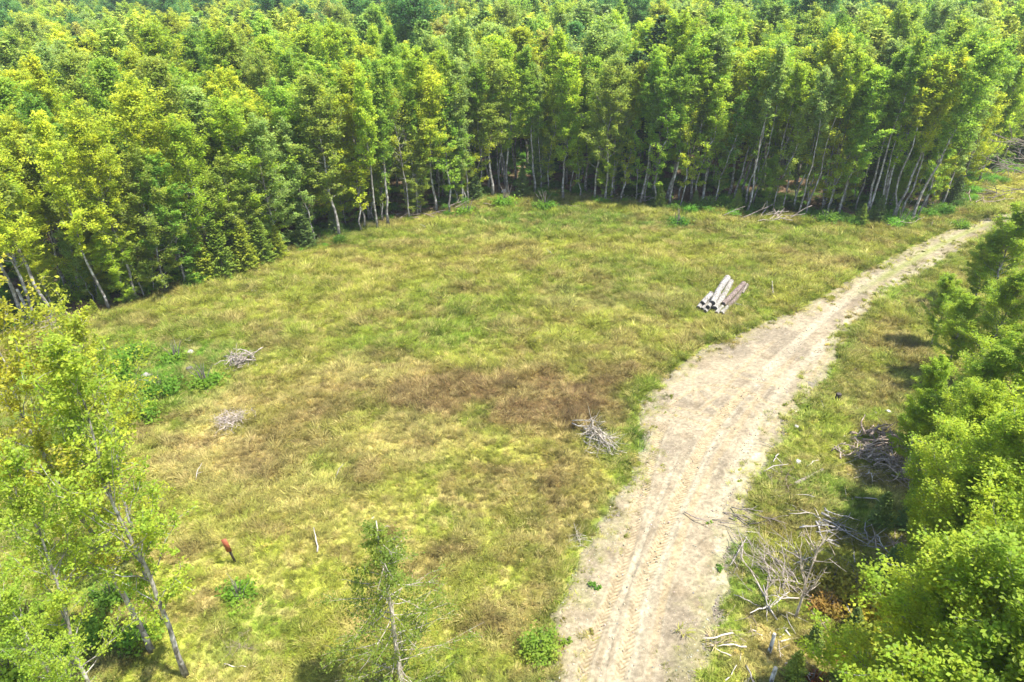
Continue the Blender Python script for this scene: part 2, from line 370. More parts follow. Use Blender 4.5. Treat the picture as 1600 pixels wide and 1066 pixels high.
C = GRAV + (GRAV2 - GRAV) * ss(0.4, 0.65, n1)
C = C + (BRT - C) * (ss(0.55, 0.75, fbm(X / 1.2, Y / 1.2, 48)[..., None]) * 0.35)
RUTS = [  # px polyline, half width m, kind
    ([(1600, 328), (1545, 345), (1440, 399), (1370, 433), (1330, 462), (1285, 500), (1235, 545), (1190, 590), (1150, 630), (1110, 690), (1070, 770), (1040, 840), (1010, 930), (985, 1010), (965, 1090)], .40, 's'),
    ([(1620, 340), (1555, 360), (1455, 412), (1400, 441), (1362, 470), (1325, 505), (1280, 545), (1240, 585), (1200, 640), (1160, 710), (1130, 780), (1110, 830)], .42, 's'),
    ([(903, 1090), (921, 1009), (955, 938), (970, 891), (981, 856), (1000, 790), (1016, 720), (1028, 680), (1045, 650)], .3, 't'),
    ([(958, 1090), (979, 1013), (996, 929), (1015, 887), (1028, 854), (1050, 800), (1085, 725), (1112, 670), (1135, 640), (1180, 600)], .32, 't'),
    ([(935, 1090), (955, 990), (972, 940), (990, 887), (1010, 830), (1040, 760), (1062, 700)], .14, 's'),
    ([(1010, 1090), (1030, 960), (1060, 850), (1090, 770), (1130, 700), (1165, 650), (1200, 600), (1250, 550)], .2, 'f'),
    ([(1040, 640), (1075, 612), (1120, 600), (1170, 612), (1215, 640)], .2, 't'),
    ([(1060, 618), (1100, 606), (1150, 618), (1185, 645), (1200, 690)], .16, 'f'),
    ([(1085, 600), (1100, 625), (1130, 648), (1160, 655)], .16, 't'),
    ([(1030, 632), (1070, 640), (1110, 652), (1150, 650)], .2, 't'),
    ([(1075, 655), (1110, 630), (1150, 590), (1175, 560), (1215, 530)], .16, 'f'), ([(1050, 600), (1110, 580), (1170, 580), (1230, 600)], .14, 'f'), ([(1000, 640), (1060, 650), (1120, 672), (1180, 668)], .16, 't'),
    ([(1120, 520), (1090, 560), (1080, 600), (1090, 640)], .13, 'f'), ([(1180, 690), (1230, 640), (1270, 590), (1300, 540)], .2, 'f'), ([(1150, 640), (1190, 625), (1230, 640), (1245, 670)], .13, 'f'),
    ([(1110, 560), (1150, 590), (1200, 600), (1240, 610)], .2, 'f'),
    ([(1020, 655), (1000, 740), (985, 800), (955, 880)], .12, 'f')]
for pl, hw, kind in RUTS:
    pts = np.array([G(*q) for q in pl])
    # smooth the surveyed line
    for _ in range(2):
        q = np.repeat(pts, 2, axis=0)[1:-1]; q = 0.75 * q + 0.25 * np.vstack([np.roll(pts, 0, 0)[[0]], q[2:], pts[[-1]]])[:len(q)] if False else None
        a, b = pts[:-1], pts[1:]; pts = np.vstack([pts[[0]], np.stack([0.75 * a + 0.25 * b, 0.25 * a + 0.75 * b], 1).reshape(-1, 2), pts[[-1]]])
    D = np.full(X.shape, 1e9); AL = np.zeros(X.shape); SG = np.zeros(X.shape); acc = 0
    for i in range(len(pts) - 1):
        a, b = pts[i], pts[i + 1]; ab = b - a; L = np.linalg.norm(ab)
        t = np.clip(((X - a[0]) * ab[0] + (Y - a[1]) * ab[1]) / (L * L), 0, 1)
        dx, dy = X - a[0] - t * ab[0], Y - a[1] - t * ab[1]; d = np.hypot(dx, dy); w = d < D
        D = np.where(w, d, D); AL = np.where(w, acc + t * L, AL); SG = np.where(w, np.sign(ab[0] * dy - ab[1] * dx) * d, SG); acc += L
    wid = hw * (1 + 0.35 * (vn(AL / 2.5, AL * 0, 61) - 0.5))
    wn2 = fbm(X / 0.5, Y / 0.5, 83, 3); end = ss(0, 1.5, AL) * (1 - ss(acc - 1.5, acc, AL)); m = (1 - ss(0.45, 1.35, D / wid + (wn2 - 0.5) * 0.7)) * (end if kind != 's' else (1 - ss(acc - 1.5, acc, AL))) * (0.6 + 0.8 * fbm(X / 1.5, Y / 1.5, 84, 3))
    br = 0.65 + 0.35 * ss(0.3, 0.6, vn(AL / 3.0, AL * 0 + hw * 50, 71))
    if kind == 't':
        ch = np.sin(2 * math.pi * (AL - np.abs(SG) * 1.1) / 0.24)
        berm = np.exp(-((D / wid - 1.25) / 0.2)**2) * end * wn2 * 1.3
        Z = Z - m * 0.035 + m * br * ch * 0.022 + berm * 0.03
        C = C + (TAN - C) * (m * 0.95 * br)[..., None]; C = C + (PALE - C) * (m * br * ss(0.1, 1, ch) * 0.45)[..., None]; C = C + (BRT - C) * (m * br * ss(0.1, 1, -ch) * 0.45)[..., None]
        C = C + (PALE * 0.9 - C) * (berm * 0.5)[..., None]
    elif kind == 's':
        Z = Z - m * 0.035 + 0.012 * np.exp(-((D / wid - 1.3) / 0.25)**2)
        C = C + (PALE * 0.93 - C) * (m * 0.7 * br)[..., None]
    else:
        Z = Z - m * 0.012; C = C + (TAN - C) * (m * 0.75 * br)[..., None]; C = C + (PALE - C) * (0.55 * end * wn2 * np.exp(-((D / wid - 1.3) / 0.25)**2))[..., None]
for u, v, a, b in [(1195, 715, 22, 26), (1170, 775, 20, 26), (1135, 850, 18, 24), (1128, 905, 14, 20), (1190, 740, 30, 14), (1100, 960, 16, 16), (1250, 665, 14, 10)]:
    c = G(u, v); ex = np.linalg.norm(G(u + a, v) - c); ey = np.linalg.norm(G(u, v - b) - c)
    d = np.hypot((X - c[0]) / ex, (Y - c[1]) / ey) + (fbm(X / 0.6, Y / 0.6, 63, 4) - 0.5) * 2.4
    C = C + (PALE * 1.08 - C) * ((1 - ss(0.3, 1.0, d)) * 0.85)[..., None]
# the far track keeps a grassy crown between its wheel lines
far = ss(46, 56, RS)[:, None] * np.ones(cols)
C = C + (np.array([0.19, 0.20, 0.06]) - C) * (far * np.exp(-((T - 0.47) / 0.14)**2) * ss(0.2, 0.5, n1[..., 0] + 0.15) * 0.85)[..., None]
n5 = fbm(X / 0.12, Y / 0.12, 95, 2)[..., None]
eb = ss(-1.3, 0.1, se + (fbm(X / 0.4, Y / 0.4, 97, 3) - 0.5) * 1.6)[..., None]
C = C + (tint(X, Y, sd, np.full(X.shape, -9.0)) * 0.35 + np.array([0.10, 0.085, 0.06]) - C) * eb * 0.55
C = C * (0.80 + 0.40 * n2) * (0.62 + 0.76 * n5)
Z = Z + (n2[..., 0] - 0.5) * 0.03
nr = len(RS); i, j = np.meshgrid(np.arange(nr - 1), np.arange(cols - 1), indexing='ij')
F = np.stack([i * cols + j, i * cols + j + 1, (i + 1) * cols + j + 1, (i + 1) * cols + j], -1).reshape(-1, 4)
keep = (se.reshape(-1)[F].max(1) < 0.45); F = F[keep]
me = mesh_np('gravel_road', np.stack([X, Y, Z], -1), [F], M_GRAVEL, True); vcol(me, C.reshape(-1, 3))
g = link('gravel_road', me); g['kind'] = 'structure'

# ------------------------------------------------------------------ scatter by geometry nodes (uncountable cover)
def scatter(name, label, cat, pts, scale, rot, idx, tintc, sources, mat=None):
    me = bpy.data.meshes.new(name); n = len(pts)
    me.vertices.add(n); me.vertices.foreach_set('co', np.asarray(pts, np.float32).ravel())
    a = me.attributes.new('sc', 'FLOAT_VECTOR', 'POINT'); sc3 = np.asarray(scale, np.float32); sc3 = np.repeat(sc3[:, None], 3, 1) if sc3.ndim == 1 else sc3
    a.data.foreach_set('vector', sc3.ravel())
    a = me.attributes.new('ro', 'FLOAT_VECTOR', 'POINT'); a.data.foreach_set('vector', np.asarray(rot, np.float32).ravel())
    a = me.attributes.new('ix', 'INT', 'POINT'); a.data.foreach_set('value', np.asarray(idx, np.int32))
    a = me.attributes.new('tint', 'FLOAT_COLOR', 'POINT'); a.data.foreach_set('color', np.concatenate([tintc, np.ones((n, 1))], 1).astype(np.float32).ravel())
    o = link(name, me); tag(o, label, cat, kind='stuff')
    ng = bpy.data.node_groups.new(name + '_nodes', 'GeometryNodeTree')
    ng.interface.new_socket('Geometry', in_out='INPUT', socket_type='NodeSocketGeometry'); ng.interface.new_socket('Geometry', in_out='OUTPUT', socket_type='NodeSocketGeometry')
    gi = ng.nodes.new('NodeGroupInput'); go = ng.nodes.new('NodeGroupOutput'); jn = ng.nodes.new('GeometryNodeJoinGeometry')
    for s in sources:                      # each source: list of (object, material)
        gi_ = ng.nodes.new('GeometryNodeGeometryToInstance')
        if len(s) > 1: j2 = ng.nodes.new('GeometryNodeJoinGeometry')
        for ob, mt in s:
            oi = ng.nodes.new('GeometryNodeObjectInfo'); oi.transform_space = 'ORIGINAL'; oi.inputs[0].default_value = ob
            sock = oi.outputs['Geometry']
            if mt:
                sm = ng.nodes.new('GeometryNodeSetMaterial'); sm.inputs['Material'].default_value = mt
                ng.links.new(sock, sm.inputs[0]); sock = sm.outputs[0]
            ng.links.new(sock, (j2.inputs[0] if len(s) > 1 else gi_.inputs[0]))
        if len(s) > 1: ng.links.new(j2.outputs[0], gi_.inputs[0])
        ng.links.new(gi_.outputs[0], jn.inputs[0])
    ip = ng.nodes.new('GeometryNodeInstanceOnPoints'); ip.inputs['Pick Instance'].default_value = True
    def att(nm, ty):
        k = ng.nodes.new('GeometryNodeInputNamedAttribute'); k.data_type = ty; k.inputs[0].default_value = nm; return k.outputs[0]
    ng.links.new(gi.outputs[0], ip.inputs['Points']); ng.links.new(jn.outputs[0], ip.inputs['Instance'])
    ng.links.new(att('ix', 'INT'), ip.inputs['Instance Index'])
    er = ng.nodes.new('FunctionNodeEulerToRotation'); ng.links.new(att('ro', 'FLOAT_VECTOR'), er.inputs[0]); ng.links.new(er.outputs[0], ip.inputs['Rotation'])
    ng.links.new(att('sc', 'FLOAT_VECTOR'), ip.inputs['Scale']); ng.links.new(ip.outputs[0], go.inputs[0])
    md = o.modifiers.new('scatter', 'NODES'); md.node_group = ng
    return o

# ------------------------------------------------------------------ grass
def tuft_mesh(name, seed, n, h, spread, wid, flop, lean=(0, 0)):
    r = np.random.default_rng(seed); A = Acc()
    az = r.random(n) * 6.283; rad = spread * np.sqrt(r.random(n)); b = np.stack([np.cos(az) * rad, np.sin(az) * rad, np.full(n, -0.04)], 1)
    a2 = az + r.normal(0, 0.9, n); fl = flop * (0.3 + r.random(n)); hh = h * (0.5 + 0.6 * r.random(n))
    tip = b + np.stack([np.cos(a2) * fl * hh + lean[0] * hh, np.sin(a2) * fl * hh + lean[1] * hh, hh / np.sqrt(1 + fl**2 + lean[0]**2)], 1)
    mid = b * 0.5 + tip * 0.5 + np.array([0, 0, 0.12]) * hh[:, None]
    w = np.stack([-np.sin(a2), np.cos(a2), 0 * a2], 1) * (wid * (0.6 + 0.8 * r.random(n)))[:, None]
    w = w @ np.array([[1, 0, 0], [0, 1, 0], [0, 0, 1.0]])
    V = np.stack([b - w * 0.6, b + w * 0.6, mid + w, mid - w, tip], 1).reshape(-1, 3); k = np.arange(n)[:, None] * 5
    A.V.append(V); A.n += len(V); A.F[4] = [k + [0, 1, 2, 3]]; A.F[3] = [k + [3, 2, 4]]
    return A.mesh(name, M_GRASS_O)
TUFTS = [tuft_mesh('tall_tuft', 1, 34, 0.46, 0.20, 0.011, 0.55), tuft_mesh('matted_tuft', 2, 40, 0.50, 0.26, 0.012, 1.1, (0.45, 0.1)),
         tuft_mesh('short_tuft', 3, 36, 0.26, 0.24, 0.012, 0.9), tuft_mesh('swept_tuft', 4, 36, 0.62, 0.2, 0.012, 0.7, (0.4, -0.2))]
def leafy_clump(name, seed, n, rad, hh, ls, mat=None):
    r = np.random.default_rng(seed); A = Acc(); 
    ns = max(5, n // 22); cs = unit(r.normal(size=(ns, 3))) * (r.random((ns, 1))**0.5) * [rad, rad, hh * 0.55]; cs[:, 2] = np.abs(cs[:, 2]) + 0.15 * hh
    c = cs[r.integers(0, ns, n)] + r.normal(size=(n, 3)) * [rad * 0.2, rad * 0.2, hh * 0.13]; c[:, 2] = np.maximum(c[:, 2], 0.02)
    nn = unit(r.normal(size=(n, 3)) * 0.6 + [0, 0, 1]); u = unit(np.cross(nn, r.normal(size=(n, 3)))); w = np.cross(nn, u)
    s = ls * (0.6 + 0.8 * r.random((n, 1)))
    A.quads(c, u * s, w * s * 0.6)
    return A.mesh(name, mat or M_LEAF)
WEED = leafy_clump('weed_leaves', 9, 140, 0.28, 0.3, 0.055)
GCLS = {0: (LUSH, 'deep green'), 1: (YEL, 'yellow-green'), 2: (STRAW, 'straw coloured'), 3: (GRN, 'bright green')}
gl = [('grass_tuft', TUFTS[0], (1001, 700), 3, 1.3, 'tall bright green grass tuft crowding the left gravel edge beside the grey brush'),
      ('grass_tuft', TUFTS[1], (1118, 1000), 2, 1.1, 'flopped straw-coloured grass tuft on the right verge low in the photo'),
      ('grass_tuft', TUFTS[2], (899, 935), 1, 1.0, 'short yellow-green grass tuft on pale stones at the left gravel edge'),
      ('grass_tuft', TUFTS[3], (1066, 988), 1, 1.0, 'small yellow-green grass tuft alone on the right side of the gravel'),
      ('weed', WEED, (928, 918), 0, 1.0, 'small dark green leafy weed growing alone in the gravel left of the treads'),
      ('weed', WEED, (884, 1006), 3, 0.9, 'bright green leafy weed at the gravel edge just right of the round bush'),
      ('weed', WEED, (1124, 890), 0, 0.8, 'tiny dark weed at the right rim of the gravel below the pale patches')]
SRC = []
for nm, mshd, px, cc, s, lab in gl:
    p = G(*px); o = link(nm, mshd, None, (p[0], p[1], hz(*p) + 0.03), (0, 0, random.random() * 6), s); o.color = (*GCLS[cc][0], 1)
    tag(o, lab, 'grass' if nm == 'grass_tuft' else 'weed'); SRC.append(o)
GS = [[(SRC[k], M_GRASS)] for k in range(4)] + [[(SRC[4], M_LEAF_T)]]
def visible(x, y, z=0.3, m=60):
    q = np.stack([x, y, np.full(len(x), z - CAM_Z)], 1) @ np.array(CM.to_3x3())
    d = -q[:, 2]; u = 800 + FPX * q[:, 0] / d; v = 533 - FPX * q[:, 1] / d
    return (d > 1) & (u > -m) & (u < 1600 + m) & (v > -m) & (v < 1066 + m), d
def field_points(n, x0, x1, y0, y1):
    x = rng.uniform(x0, x1, n); y = rng.uniform(y0, y1, n); ok, d = visible(x, y); return x[ok], y[ok], d[ok]
x, y, d = field_points(560000, -62, 62, 10, 100); x2, y2, d2 = field_points(80000, 62, 130, 55, 150); x, y, d = np.concatenate([x, x2]), np.concatenate([y, y2]), np.concatenate([d, d2])
WC = G(1000, 632); rsd = road_sd(x, y); fdp = forest_d(x, y); edge_w = (fbm(x / 1.1, y / 1.1, 14, 5) - 0.5) * 2.6 * (1 - 0.6 * ss(52, 66, np.hypot(x, y)))
cov = 0.55 + 0.45 * ss(0.35, 0.55, fbm(x / 1.6, y / 1.6, 19, 3))
re_ = rsd + edge_w * 0.75; prob = cov * (ss(-0.1, 0.6, re_) + 0.22 * ss(-1.7, -0.1, re_) * (fbm(x / 0.7, y / 0.7, 29, 3) > 0.48) + 0.35 * (rsd <= 0) * np.exp(-((x - WC[0])**2 + (y - WC[1])**2) / 3.2) * (fbm(x / 0.5, y / 0.5, 30, 3) > 0.47)) * (1 - 0.88 * ss(-0.5, 2, fdp)) + 0.012 * (rsd <= 0) * (rsd > -1.2)
prob *= np.clip(46 / d, 0.35, 1.25) * 0.9
k = rng.random(len(x)) < prob * 1.45; x, y, rsd, fdp, d = x[k], y[k], rsd[k], fdp[k], d[k]
rsc = rng.random(len(x))
tc_ = tint(x, y, rsd, fdp, 0.85)
greenness = tc_[:, 1] / (tc_[:, 0] + 1e-3)
flow = 6.283 * fbm(x / 4, y / 4, 66, 2) * 1.5
idx = np.where(rsc < 0.33, 1, np.where(rsc < 0.62, 2, np.where(rsc < 0.85, 3, 0))); idx = np.where((greenness > 1.25) & (rng.random(len(x)) < 0.25), 4, idx)
s = (0.32 + 0.55 * rng.random(len(x))) * (0.8 + 0.5 * ss(0.4, 0.7, fbm(x / 2.2, y / 2.2, 81))) * np.clip(d / 42, 0.85, 1.5)
s = np.where(rsd < 0.3, s * 0.7, s)
rot = np.stack([rng.normal(0, 0.12, len(x)), rng.normal(0, 0.12, len(x)), flow + rng.normal(0, 1.3, len(x))], 1)
scatter('meadow_grass', 'matted yellow-green and straw grass covering the clearing and the verges', 'grass',
        np.stack([x, y, hgt(x, y, rsd) - 0.01], 1), s, rot, idx, tc_, GS)

# ------------------------------------------------------------------ stones on the gravel
def stone_mesh(seed):
    r = np.random.default_rng(seed); ph = (1 + 5**.5) / 2
    V = np.array([(-1, ph, 0), (1, ph, 0), (-1, -ph, 0), (1, -ph, 0), (0, -1, ph), (0, 1, ph), (0, -1, -ph), (0, 1, -ph), (ph, 0, -1), (ph, 0, 1), (-ph, 0, -1), (-ph, 0, 1)]) / 1.9
    F = [(0, 11, 5), (0, 5, 1), (0, 1, 7), (0, 7, 10), (0, 10, 11), (1, 5, 9), (5, 11, 4), (11, 10, 2), (10, 7, 6), (7, 1, 8), (3, 9, 4), (3, 4, 2), (3, 2, 6), (3, 6, 8), (3, 8, 9), (4, 9, 5), (2, 4, 11), (6, 2, 10), (8, 6, 7), (9, 8, 1)]
    V = V * (0.75 + 0.5 * r.random((12, 1))) * [1, 0.8, 0.55]
    return mesh_np('stone', V, [F], M_STONE)
def stonemat(name, mode):
    m, n, p, out = nmat(name)
    if mode: src = N(n, 'ShaderNodeAttribute', attribute_type='INSTANCER', attribute_name='tint').outputs['Color']
    else: src = N(n, 'ShaderNodeObjectInfo').outputs['Color']
    nz = N(n, 'ShaderNodeTexNoise'); nz.inputs['Scale'].default_value = 3; tc = N(n, 'ShaderNodeTexCoord'); n.links.new(tc.outputs['Object'], nz.inputs['Vector'])
    mr = N(n, 'ShaderNodeMapRange'); mr.inputs[3].default_value = 0.6; mr.inputs[4].default_value = 1.4; n.links.new(nz.outputs[0], mr.inputs[0])
    mx = N(n, 'ShaderNodeMix', data_type='RGBA', blend_type='MULTIPLY'); mx.inputs[0].default_value = 1; n.links.new(src, mx.inputs[6]); n.links.new(mr.outputs[0], mx.inputs[7])
    n.links.new(mx.outputs[2], p.inputs['Base Color']); p.inputs['Roughness'].default_value = 0.9
    return m
M_STONE, M_STONE_T = stonemat('stone', 0), stonemat('stone_scatter', 1)
ST = [stone_mesh(k) for k in range(3)]
st_src = []
for k, (px, s, c, lab) in enumerate([((158, 548), 0.42, (.5, .47, .43), 'pale grey boulder half sunk in the grass at the left, before the trees'),
                                     ((1245, 667), 0.22, (.55, .52, .47), 'pale stone at the right rim of the gravel, near the leaning dark stick'),
                                     ((1388, 643), 0.22, (.62, .6, .56), 'small whitish stone in the grass left of the right-hand maples'),
                                     ((790, 302), 0.7, (.5, .49, .47), 'grey boulder at the foot of the pale trunk behind the clearing'),
                                     ((297, 550), 0.35, (.42, .4, .36), 'grey rock among green leaves left of the grey brush heap'),
                                     ((228, 588), 0.45, (.3, .28, .26), 'dark rock deep in the green shrubs left of the clearing'),
                                     ((1247, 725), 0.25, (.5, .48, .45), 'grey stone beside the pale fallen log right of the gravel')]):
    p = G(*px); o = link('rock', ST[k % 3], None, (p[0], p[1], hz(*p) + s * 0.18), (0.2, 0.1, k * 1.3), s); o.color = (*c, 1); tag(o, lab, 'rock'); st_src.append(o)
x, y, d = field_points(190000, -12, 46, 12, 62)
rsd = road_sd(x, y); ed = ss(-1.8, -0.1, rsd)
k = rng.random(len(x)) < (0.30 + 0.9 * ed * ss(0.4, 0.6, fbm(x / 1.3, y / 1.3, 27))) * (rsd < 0.35 - 0.0 * x) * np.clip(30 / d, 0.2, 1); x, y, rsd = x[k], y[k], rsd[k]
s = 0.016 + 0.055 * rng.random(len(x))**4
tcs = np.array([0.31, 0.27, 0.20]) * (0.55 + 0.85 * rng.random((len(x), 1))**1.3) * (1 + 0.1 * rng.normal(size=(len(x), 3)) * [1, 0.5, 1])
scatter('loose_gravel', 'loose grey and tan stones strewn over the gravel road and its edges', 'gravel', np.stack([x, y, hgt(x, y, rsd) + 0.035], 1), s, rng.random((len(x), 3)) * 6.28,
        rng.integers(0, 3, len(x)), np.clip(tcs, 0, 1), [[(st_src[k], M_STONE_T)] for k in range(3)])

# ------------------------------------------------------------------ trees
def make_tree(seed, H, base, rad, prof, nprim, ang, leaf, nleaf, tr, wander=0.35, ntwig=9, layered=0.7, clump=0.30, curl=0.5, forks=1, branch_k=4, droop=0.0, trunk_base=True, lean=0.0, bare=0.0):
    """returns three meshes: trunk, branches, crown"""
    r = np.random.default_rng(seed); T_, B_, L_ = Acc(), Acc(), Acc(); LC, LU = [], []
    for f in range(forks):
        az0 = r.random() * 6.283; n = 11; t = np.linspace(0, 1, n)
        w = np.cumsum(r.normal(0, wander / 3, (n, 2)), axis=0); w -= w[0]
        sp = (0.075 * H if forks > 1 else 0.0) * t**1.2
        pts = np.stack([w[:, 0] + np.cos(az0 + f * 6.283 / forks) * sp + lean * t * H, w[:, 1] + np.sin(az0 + f * 6.283 / forks) * sp, t * H * (1 - 0.07 * f)], 1)
        pts[0, 2] = -0.25
        rr = tr * (1 - t)**0.85 * (1 if f == 0 else 0.8) + 0.012; rr[0] *= 1.35
        T_.tube(pts, rr, 7, rough=0.12, seed=seed + f)
        npf = nprim // forks
        for i in range(npf):
            tt = base + (1 - base) * ((i + r.random()) / npf)**0.85; tt = min(tt, 0.985)
            p0 = np.array([np.interp(tt, t, pts[:, q]) for q in range(3)])
            rel = (tt - base) / (1 - base)
            L = rad * prof(rel) * r.uniform(0.45, 1.3); az = i * 2.39996 + r.normal(0, 0.6)
            el = ang[0] + (ang[1] - ang[0]) * rel + r.normal(0, 0.12)
            m = 6; s = np.linspace(0, 1, m); e = el + curl * s - droop * s**2
            dv = np.stack([np.cos(e) * math.cos(az), np.cos(e) * math.sin(az), np.sin(e)], 1)
            bp = p0 + np.concatenate([[[0, 0, 0]], np.cumsum((dv[1:] + dv[:-1]) / 2 * L / (m - 1), axis=0)]) + np.cumsum(r.normal(0, 0.025 * L, (m, 3)), axis=0) * (s[:, None] > 0)
            br = max(0.012, 0.42 * np.interp(tt, t, rr)) * (1 - s * 0.85)
            B_.tube(bp, br, branch_k, cap=False)
            isbare = r.random() < bare
            for k in range(ntwig):
                q = 0.18 + 0.82 * (k + r.random()) / ntwig; c0 = np.array([np.interp(q, s, bp[:, z]) for z in range(3)])
                dd = unit(dv[min(int(q * m), m - 1)] * 0.8 + r.normal(0, 0.55, 3) + [0, 0, 0.15]); tl = L * r.uniform(0.16, 0.36) * (1.15 - 0.5 * q) + 0.12
                c1 = c0 + dd * tl
                if k % 2 == 0 or isbare: B_.tube(np.array([c0, (c0 + c1) / 2 + r.normal(0, 0.04, 3), c1]), np.array([0.3, 0.22, 0.1]) * max(br[0], 0.02) + 0.003, 3, cap=False)
                if isbare: continue
                nl = max(2, int(nleaf / (npf * forks * ntwig) * r.uniform(0.4, 1.6) * (0.5 + prof(rel))))
                u = r.random((nl, 1))**0.6
                LC.append(c0 + (c1 - c0) * u + r.normal(size=(nl, 3)) * clump * np.array([1, 1, 0.55]) * (0.45 + 0.12 * L)); LU.append(np.repeat(dd[None], nl, 0))
    C_ = np.concatenate(LC); D_ = np.concatenate(LU); n = len(C_)
    nn = unit(r.normal(size=(n, 3)) * (1.15 - layered) + [0, 0, layered]); u = unit(np.cross(nn, np.cross(D_ + r.normal(0, 0.7, (n, 3)), nn))); w = np.cross(nn, u)
    s = leaf * (0.55 + 0.8 * r.random((n, 1))); L_.quads(C_, u * s, w * s * 0.62)
    return (T_, B_, L_)
dome = lambda x: 0.45 + 0.75 * math.sin(math.pi * min(1, max(0, 0.12 + 0.82 * x)))**0.8 * (1 if x < 0.75 else 1 - (x - 0.75) * 1.6)
oval = lambda x: 0.3 + 0.8 * math.sin(math.pi * min(1, 0.1 + 0.85 * x))
spire = lambda x: (1.02 - x)**0.75
vase = lambda x: 0.25 + 0.85 * x if x < 0.6 else 0.76 * (1.75 - x * 1.1)
def proto(name, args, kw, bark=M_BARK, leafm=M_LEAF):
    T_, B_, L_ = make_tree(*args, **kw)
    return (T_.mesh(name + '_trunk', bark, True), B_.mesh(name + '_branches', bark, True), L_.mesh(name + '_crown', leafm))
FT = []   # forest trees: unit ~16 m
FT.append(('maple', proto('maple_a', (101, 16, 0.36, 3.5, dome, 52, (0.4, 1.15), 0.10, 17000, 0.13), dict(curl=0.45, clump=0.22, layered=0.75, ntwig=10))))
FT.append(('maple', proto('maple_b', (102, 16, 0.26, 3.0, oval, 54, (0.55, 1.2), 0.10, 16000, 0.12), dict(curl=0.5, clump=0.22, ntwig=10))))
FT.append(('maple', proto('maple_c', (103, 16.5, 0.42, 3.5, vase, 46, (0.5, 1.1), 0.105, 15000, 0.13), dict(curl=0.35, clump=0.22, ntwig=10))))
FT.append(('aspen', proto('aspen_a', (104, 17, 0.42, 2.2, oval, 48, (0.75, 1.25), 0.09, 13000, 0.11), dict(curl=0.4, layered=0.5, clump=0.24))))
FT.append(('birch', proto('birch_a', (105, 16, 0.34, 2.6, vase, 46, (0.75, 1.3), 0.09, 12000, 0.10), dict(curl=0.3, layered=0.5, clump=0.22))))
FT.append(('full', proto('edge_a', (106, 14, 0.10, 3.2, dome, 58, (0.15, 1.0), 0.10, 18000, 0.13), dict(curl=0.3, clump=0.22, layered=0.85, ntwig=10))))
FT.append(('full', proto('edge_b', (107, 13, 0.08, 2.7, oval, 56, (0.2, 1.05), 0.10, 15000, 0.11), dict(curl=0.35, layered=0.9, clump=0.22, ntwig=10))))
FT.append(('slim', proto('slim_a', (108, 13, 0.16, 1.6, oval, 34, (0.4, 1.1), 0.095, 4200, 0.075), dict(curl=0.3, wander=0.5, clump=0.24))))
FT.append(('sparse', proto('sparse_a', (119, 15, 0.30, 2.4, oval, 44, (0.4, 1.1), 0.09, 4500, 0.10), dict(curl=0.3, wander=0.5, bare=0.35, clump=0.25))))
FT.append(('pole', proto('pole_a', (110, 17, 0.58, 2.3, vase, 38, (0.5, 1.15), 0.10, 7500, 0.095), dict(curl=0.4, wander=0.45, clump=0.2))))
FT.append(('pole', proto('pole_b', (111, 16.5, 0.62, 1.9, oval, 32, (0.5, 1.2), 0.10, 5500, 0.085), dict(curl=0.4, wander=0.5, clump=0.2))))
FT.append(('maple', proto('maple_d', (112, 17, 0.40, 4.0, vase, 56, (0.45, 1.0), 0.10, 18000, 0.14), dict(curl=0.55, clump=0.17, layered=0.7, ntwig=11))))
def make_conifer(seed, H, base, rad, nwh, per, needle, nn_, tr, droop=0.25, up=0.05, fine=0.5):
    r = np.random.default_rng(seed); T_, B_, L_ = Acc(), Acc(), Acc(); t = np.linspace(0, 1, 8)
    pts = np.stack([r.normal(0, 0.03, 8), r.normal(0, 0.03, 8), t * H], 1); pts[0, 2] = -0.2; T_.tube(pts, tr * (1 - t * 0.95) + 0.004, 6)
    CC, DD = [], []
    for w in range(nwh):
        rel = (w + r.random() * 0.6) / nwh; z = H * (base + (1 - base) * rel)
        for i in range(per):
            az = 6.283 * i / per + w * 1.1 + r.normal(0, 0.25); L = rad * (1.0 - rel)**0.85 * r.uniform(0.75, 1.15) + 0.04 * H * 0.3
            m = 5; s = np.linspace(0, 1, m); e = up + 0.5 * rel - droop * s + 0.35 * s**2
            bp = np.array([0, 0, z]) + np.stack([np.cos(az) * s * L, np.sin(az) * s * L, np.tan(e) * s * L], 1)
            B_.tube(bp, max(0.006, tr * 0.2) * (1 - 0.8 * s), 3, cap=False)
            q = r.random(nn_); q = q**0.7; c = np.stack([np.interp(q, s, bp[:, z_]) for z_ in range(3)], 1)
            side = r.normal(size=nn_) * L * 0.16 * (1.2 - q); c = c + np.stack([-np.sin(az) * side, np.cos(az) * side, r.normal(0, 0.03 * L + 0.01, nn_) - 0.05 * np.abs(side)], 1)
            CC.append(c); sg = np.sign(side)[:, None] * np.array([-math.sin(az), math.cos(az), 0]) * 0.8 + [math.cos(az), math.sin(az), 0.1]; DD.append(sg)
    C_ = np.concatenate(CC); D_ = unit(np.concatenate(DD) + r.normal(0, 0.3, (len(C_), 3))); n = len(C_)
    nv = unit(r.normal(size=(n, 3)) * 0.5 + [0, 0, 1]); w_ = unit(np.cross(D_, nv)); s = needle * (0.6 + 0.8 * r.random((n, 1)))
    L_.quads(C_, D_ * s, w_ * s * fine * 0.5)
    return T_, B_, L_
def cproto(name, args, kw={}):
    T_, B_, L_ = make_conifer(*args, **kw)
    return (T_.mesh(name + '_trunk', M_BARK_D, True), B_.mesh(name + '_branches', M_BARK_D, True), L_.mesh(name + '_crown', M_NEEDLE))
PINE = cproto('pine', (201, 18, 0.3, 4.2, 20, 6, 0.3, 70, 0.2), dict(up=0.15, droop=0.1))
FIR = cproto('fir', (202, 5, 0.03, 1.5, 22, 7, 0.13, 60, 0.06))
SPR = cproto('spruce', (203, 12, 0.12, 2.2, 26, 7, 0.2, 60, 0.12))

